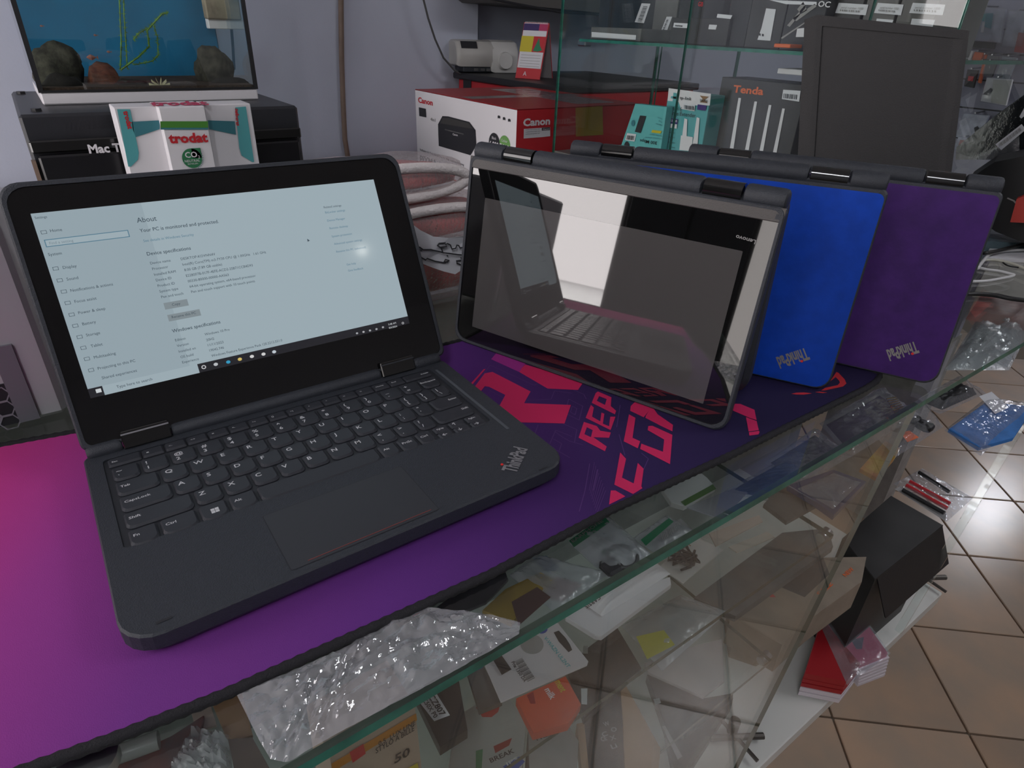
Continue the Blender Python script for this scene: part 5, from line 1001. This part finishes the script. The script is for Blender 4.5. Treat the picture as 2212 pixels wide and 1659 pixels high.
MB().prism(level([(1505, 1530), (1572, 1500), (1584, 1508), (1478, 1590), (1468, 1586)], z + .010), (0, 0, -.0095)).build('raised_edge', M_dgrey, r)
r, z = item('white_packet', 'lower white padded packet of the pair near the glass edge', 'packet', [(1222, 1332), (1270, 1298), (1448, 1246), (1450, 1262), (1300, 1374), (1286, 1372)], ZA, .006, M_white)
r = thing('white_packet', 'upper white padded packet with upside down lettering near the glass edge', 'packet', at(1350, 1270, ZA + .007)); puff([(1300, 1332), (1262, 1305), (1405, 1206), (1448, 1240)], ZA + .0075, .008, .002, 6).build('pack_body', M_white, r, smooth=60); dtext(r, 'CARSIS', (1293, 1287), (1261, 1309), (1297, 1295), ZA + .0185)
r = pouch('milky_pouch', 'milky clear pouch left of the headset bag', 'pouch', [(1100, 1243), (1155, 1198), (1318, 1238), (1200, 1325)], ZA, .006, .005, M_bag2, 12); deco(r, [(1150, 1205), (1180, 1200), (1210, 1225), (1185, 1240)], mat('pale_blue', (.18, .25, .34), .5), ZA, 'card', .001); deco(r, [(1200, 1245), (1260, 1262), (1215, 1300), (1170, 1290)], mat('rose_card', (.40, .26, .25), .5), ZA, 'card', .001)
r, z = item('yellow_pack', 'yellow brown pack under the glass between the film and the milky pouch', 'pack', [(1042, 1318), (1092, 1272), (1168, 1236), (1196, 1250), (1150, 1295), (1105, 1345)], ZA, .006, mat('ochre', (.30, .20, .03), .5, var=.3)); deco(r, [(1105, 1300), (1160, 1268), (1190, 1290), (1120, 1352)], mat('brown_p', (.12, .06, .05), .4), z)
r, z = item('disc_wallet', 'dark disc wallet with a pale disc edge under the mat border', 'wallet', [(925, 1325), (985, 1280), (1090, 1228), (1098, 1250), (1050, 1300), (955, 1340)], ZA, .004, mat('wallet_dark', (.045, .045, .05), .4, var=.3)); deco(r, [(985, 1267), (1005, 1250), (1052, 1232), (1040, 1246), (1020, 1257)], M_paper, z, 'disc')
r, z = item('red_mark_card', 'beige card with a red mark between the mat border and the film', 'card', [(846, 1336), (905, 1302), (930, 1318), (862, 1352)], ZA, .002, CLR); deco(r, [(880, 1328), (896, 1318), (915, 1320), (893, 1332)], M_red, z)
# headset bag
r = pouch('headset_bag', 'milky bag with a green header holding a coiled headset', 'bag', [(1228, 1172), (1312, 1112), (1413, 1204), (1315, 1252)], ZA, .010, .004, M_bag2, 17)
deco(r, [(1229, 1168), (1305, 1115), (1317, 1128), (1240, 1182)], M_dgreen, ZA, 'green_header', .012); dtext(r, 'EARPHONE', (1238, 1172), (1304, 1126), (1236, 1165), ZA + .012, M_mid)
deco(r, [(1240, 1183), (1318, 1129), (1405, 1204), (1316, 1246)], M_paper, ZA, 'card', .001); dbars(r, (1284, 1186), (1322, 1168), (1278, 1172), ZA + .002, 18, M_mid); deco(r, [(1298, 1190), (1322, 1180), (1326, 1190), (1304, 1200)], M_dgreen, ZA, 'print', .0015)
c = at(1344, 1205, ZA + .004); MB().tube([c + V((.016 * math.cos(a), .016 * math.sin(a), .002)) for a in [i * .32 for i in range(20)]], .0022, 8).build('headset_ring', M_plate, r, smooth=True); MB().cbox(tuple(at(1320, 1228, ZA + .003) - V((.011, .011, 0))), tuple(at(1320, 1228, ZA + .003) + V((.011, .011, .005))), .004).build('ear_pad', M_dark, r)
r = pouch('green_label_bag', 'second milky bag with a green label, right of the headset bag', 'bag', [(1368, 1162), (1440, 1112), (1502, 1150), (1420, 1200)], ZA, .006, .003, M_bag2, 21); deco(r, [(1384, 1166), (1445, 1119), (1455, 1127), (1395, 1179)], M_dgreen, ZA, 'green_header', .008); dbars(r, (1432, 1166), (1475, 1142), (1428, 1152), ZA + .006, 14, M_mid); deco(r, [(1400, 1165), (1470, 1120), (1500, 1146), (1420, 1192)], M_mid, ZA, 'card', .001)
r, z = item('paper_sheet', 'white sheet with a tangled small cable lying on it', 'paper', [(1422, 1226), (1500, 1158), (1563, 1187), (1476, 1259)], ZA, .0012, mat('paper_dim', (.52, .50, .47), .8)); tg = MB(); random.seed(3); c = at(1478, 1212, z + .003)
tg.tube([c + V((random.uniform(-.016, .016), random.uniform(-.014, .014), random.uniform(0, .007))) for i in range(34)], .0014, 6); tg.build('tangled_cable', M_dark, r, smooth=True); MB().tube([c + V((.010 * math.cos(a) + .012, .010 * math.sin(a) + .010, .002)) for a in [i * .35 for i in range(16)]], .0006, 5).build('wire_loop', mat('copper', (.35, .2, .12), .4, metal=.6), r)
r, z = item('envelope_pack', 'white glossy pack with a green and gold stripe by the mat border', 'pack', [(1430, 1056), (1508, 1016), (1528, 1032), (1546, 1052), (1478, 1093), (1450, 1085)], ZA, .007, mat('glossy_white', (.58, .59, .58), .2)); deco(r, [(1470, 1084), (1540, 1046), (1547, 1056), (1480, 1093)], mat('green_gold', (.10, .20, .06), .3), z)
for k, (lb, px, m) in enumerate((('grey white torn paper near the glass edge, left of the blue pack', [(1482, 1096), (1560, 1064), (1635, 1036), (1652, 1052), (1612, 1066), (1560, 1122)], mat('paper_grey', (.40, .40, .42), .8)), ('upper cream paper strip below the green glass edge', [(1532, 1152), (1640, 1112), (1648, 1126), (1560, 1172), (1546, 1180)], CLR), ('lower cream paper strip below the green glass edge', [(1574, 1181), (1658, 1148), (1674, 1160), (1592, 1193)], mat('cream_strip', (.50, .45, .38), .7)))): item('torn_paper', lb, 'paper', px, ZA + .001 * k, .0015, m)
r = pouch('blue_grey_bag', 'blue grey clear bag between the torn paper and the glass edge', 'bag', [(1560, 1064), (1700, 985), (1795, 1012), (1668, 1085)], ZA, .008, .008, M_bag, 31); puff([(1575, 1062), (1700, 993), (1780, 1012), (1668, 1076)], ZA + .0002, .004, .003, 33).build('content', mat('slate_blue', (.05, .08, .12), .5, var=.3), r)
r, z = item('brown_wallet', 'brownish dark pack right of the cream paper strips', 'pack', [(1650, 1088), (1692, 1042), (1772, 1086), (1700, 1126)], ZA, .006, mat('brownish', (.085, .075, .065), .5, var=.3))
r, z = item('blue_case', 'dark blue phone case in shiny film under the glass edge', 'case', [(1702, 1048), (1800, 1014), (1872, 1040), (1802, 1112), (1760, 1082)], ZA + .008, .008, mat('navy', (.010, .030, .11), .25)); puff([(1722, 1056), (1800, 1022), (1860, 1042), (1800, 1100)], z + .0005, .004, .003, 41).build('film', M_bag, r, smooth=50)
r = pouch('brush_bag', 'clear ribbed bag with brown contents near the right end of the mat', 'bag', [(1770, 915), (1905, 838), (1985, 895), (1835, 990)], ZA + .11, .010, .010, M_bag, 51); puff([(1785, 918), (1900, 855), (1960, 895), (1835, 975)], ZA + .1102, .006, .004, 53).build('content', mat('dark_brown', (.05, .042, .038), .5, var=.4), r)
rb = MB()
for i in range(9):
    a = at(1915 + 3 * i, 862 + 5 * i, ZA + .128); b = at(1935 + 3 * i, 858 + 4 * i, ZA + .127); rb.tube([a, b], .0007, 5)
rb.build('bristles', mat('brass', (.6, .45, .2), .25, metal=1), r)
r = pouch('grey_film_bag', 'clear bag of dark parts behind the green glass edge, centre right', 'bag', [(1650, 1000), (1760, 925), (1840, 985), (1730, 1050)], ZA, .010, .010, M_bag, 57); puff([(1665, 1000), (1760, 940), (1820, 985), (1730, 1040)], ZA + .0002, .005, .004, 58).build('content', mat('grey_parts', (.085, .082, .08), .5, var=.5), r)
r, z = item('gold_strip_pack', 'red and gold strip pack right of the ribbed bag', 'pack', [(1858, 1012), (1912, 952), (1945, 968), (1932, 990), (1895, 1032)], ZA - .02, .006, mat('red_gold', (.32, .07, .03), .35, col2=(.45, .30, .05), vscale=45))
r = pouch('keyring_bag', 'clear bag with dark round parts and an orange tag', 'bag', [(1880, 932), (1985, 862), (2038, 922), (1935, 988)], ZA, .012, .008, M_bag, 61)
for x, y, q in ((1930, 918, .012), (1972, 905, .010), (1998, 920, .011)): lump(at(x, y, ZA + .008), (q, q, .006), M_black, 'round_part', r, x)
deco(r, [(1945, 935), (1965, 930), (1985, 945), (1960, 955)], M_orange, ZA, 'orange_tag', .010)
r = pouch('dark_plug_bag', 'clear bag holding a black adapter, left of the blue pack', 'bag', [(1975, 868), (2070, 815), (2130, 850), (2030, 895)], ZA, .012, .008, M_bag, 71); puff([(2000, 872), (2065, 832), (2110, 852), (2035, 886)], ZA + .0003, .014, .004, 72).build('adapter', M_black, r, smooth=50)
r, z = item('blue_cloth_pack', 'bright blue cloth pack with a white label at the right edge', 'pack', [(2050, 926), (2130, 868), (2235, 878), (2190, 945), (2116, 966)], ZA, .006, mat('cloth_blue', (.03, .16, .46), .7, var=.2, vscale=40)); deco(r, [(2115, 856), (2142, 846), (2180, 880), (2150, 894)], M_paper, z, 'white_label', .002)
puff([(2040, 930), (2130, 860), (2245, 872), (2118, 985)], z - .005, .009, .005, 75).build('film', M_bag, r, smooth=50)
r = pouch('teal_grey_bag', 'grey teal bag close under the glass right of the purple laptop', 'bag', [(2040, 800), (2110, 690), (2230, 700), (2180, 800)], ZA + .05, .012, .012, M_bag2, 81); puff([(2045, 798), (2110, 700), (2225, 706), (2175, 795)], ZA + .0502, .006, .004, 83).build('content', mat('teal_parts', (.10, .14, .16), .5, var=.5), r)
r = pouch('rosy_pack', 'dull red pack under the glass right of the purple laptop', 'pack', [(2085, 690), (2118, 640), (2260, 655), (2240, 720)], ZA + .06, .008, .006, mat('rosy', (.20, .10, .09), .5, var=.3), 85)
r, z = item('beige_sheet', 'beige sheet under the glass beneath the white cables', 'paper', [(2100, 640), (2140, 560), (2260, 560), (2260, 650)], ZA + .05, .002, mat('beige_s', (.36, .33, .30), .7, var=.1))
r, z = item('black_carton', 'big black carton standing on the white board, open flap in front', 'box', [(1925, 1070), (2038, 1134), (1890, 1252), (1820, 1162)], ZC, .215, mat('carton_black_big', (.020, .019, .018), .55, var=.3, vscale=12))
fa, fb_ = at(1895, 1248, z - .001), at(2036, 1136, z - .001); MB().prism([fa, fb_, fb_ + V((.012, -.030, -.07)), fa + V((.012, -.030, -.07))], (.002, .003, 0)).build('flap', M_black, r)
r = pouch('pen_pack', 'clear pack with red and black pens on the big black carton', 'pack', [(1930, 1045), (1992, 1012), (2102, 1076), (2044, 1128)], z + .0008, .006, .004, M_bag, 91)
for p0, p1, m in (((1958, 1048), (2046, 1098), M_red), ((1965, 1040), (2052, 1088), M_red), ((1985, 1020), (2050, 1062), M_black), ((1950, 1058), (2040, 1108), M_black)): MB().tube([at(*p0, z + .006), at(*p1, z + .006)], .0038, 10).build('pen', m, r, smooth=40)
deco(r, [(1932, 1056), (1945, 1050), (2045, 1108), (2042, 1126)], M_mid, z, 'card', .002)
r, z = item('gadget_carton', 'beige carton with orange lettering at the right end of the lower shelf', 'box', [(1580, 1330), (1680, 1268), (1760, 1204), (1872, 1202), (1862, 1256), (1760, 1330), (1690, 1392)], ZB_ - .06, .055, mat('carton_beige', (.26, .21, .16), .6, var=.15))
deco(r, [(1672, 1262), (1775, 1196), (1792, 1240), (1738, 1290)], M_dark, z, 'gadget_picture'); dtext(r, 'SALE', (1772, 1288), (1800, 1262), (1766, 1278), z, M_orange); dtext(r, 'NEW', (1828, 1246), (1846, 1230), (1822, 1238), z, M_orange); deco(r, [(1648, 1272), (1660, 1274), (1676, 1290), (1664, 1290)], M_red, z)
r, z = item('dark_folder', 'dark grey folder behind the beige carton under the glass', 'folder', [(1500, 1290), (1690, 1150), (1790, 1140), (1800, 1180), (1590, 1330)], ZB_, .012, M_plate)
r, z = item('flat_carton', 'brownish flat carton on the lower shelf in front of the grey bag', 'box', [(1570, 1330), (1660, 1280), (1700, 1380), (1640, 1420), (1580, 1400)], ZB_ - .10, .02, mat('carton_tan', (.20, .16, .11), .7, var=.2))
# dark pink packs at the front of the board
r = thing('booklet_pack', 'stack of crimson booklets wrapped in plastic overhanging the white board', 'pack', at(1840, 1450, ZC))
zt = ZC + .055; tq = level([(1775, 1338), (1852, 1318), (1918, 1411), (1858, 1436)], zt); lq = level([(1775, 1338), (1858, 1436), (1828, 1474), (1738, 1456)], zt)
h_ = V((.004, -.003, -.048))
MB().prism(tq, V((0, 0, -.010))).build('cover', M_pink, r); MB().prism([p + V((0, 0, .002)) for p in lq], V((0, 0, -.012))).build('cover', M_dred, r)
for k in range(6):
    d1 = V((.0012 * k, -.0010 * k, -.0095 - .0075 * k)); MB().prism([tq[0] + d1, tq[1] + d1, tq[2] + d1 + V((.004 - .001 * k, -.004, 0)), tq[3] + d1 + V((.002, -.003, 0))], (0, 0, -.0058)).build('booklet', mat('page_edges', (.62, .56, .60), .6), r)
for k in range(4): 
    d1 = V((0, -.0008 * k, -.011 - .010 * k)); MB().prism([p + d1 for p in lq], (0, 0, -.0085)).build('booklet', M_dred if k < 2 else mat('page_edges', (.62, .56, .60), .6), r)
for px in (((1800, 1345), (1814, 1341), (1812, 1352), (1806, 1354)), ((1816, 1362), (1838, 1358), (1836, 1372), (1826, 1376)), ((1838, 1382), (1866, 1376), (1862, 1402), (1850, 1402)), ((1812, 1328), (1830, 1322), (1828, 1340), (1816, 1342))): deco(r, px, mat('violet_black', (.03, .012, .06), .5), zt, 'zigzag_print', .0006)
puff([(1768, 1342), (1852, 1312), (1924, 1412), (1830, 1480)], zt + .002, .005, .005, 95).build('wrap', M_bag, r, smooth=40)
r, z = item('crimson_card', 'crimson triangular pack behind the booklets by the black carton', 'pack', [(1830, 1296), (1866, 1226), (1890, 1250), (1897, 1288)], ZC, .03, M_pink)
r, z = item('orange_card', 'small orange and white card beside the lock fitting', 'card', [(1890, 1256), (1935, 1236), (1948, 1258), (1905, 1280)], ZC, .004, M_orange)
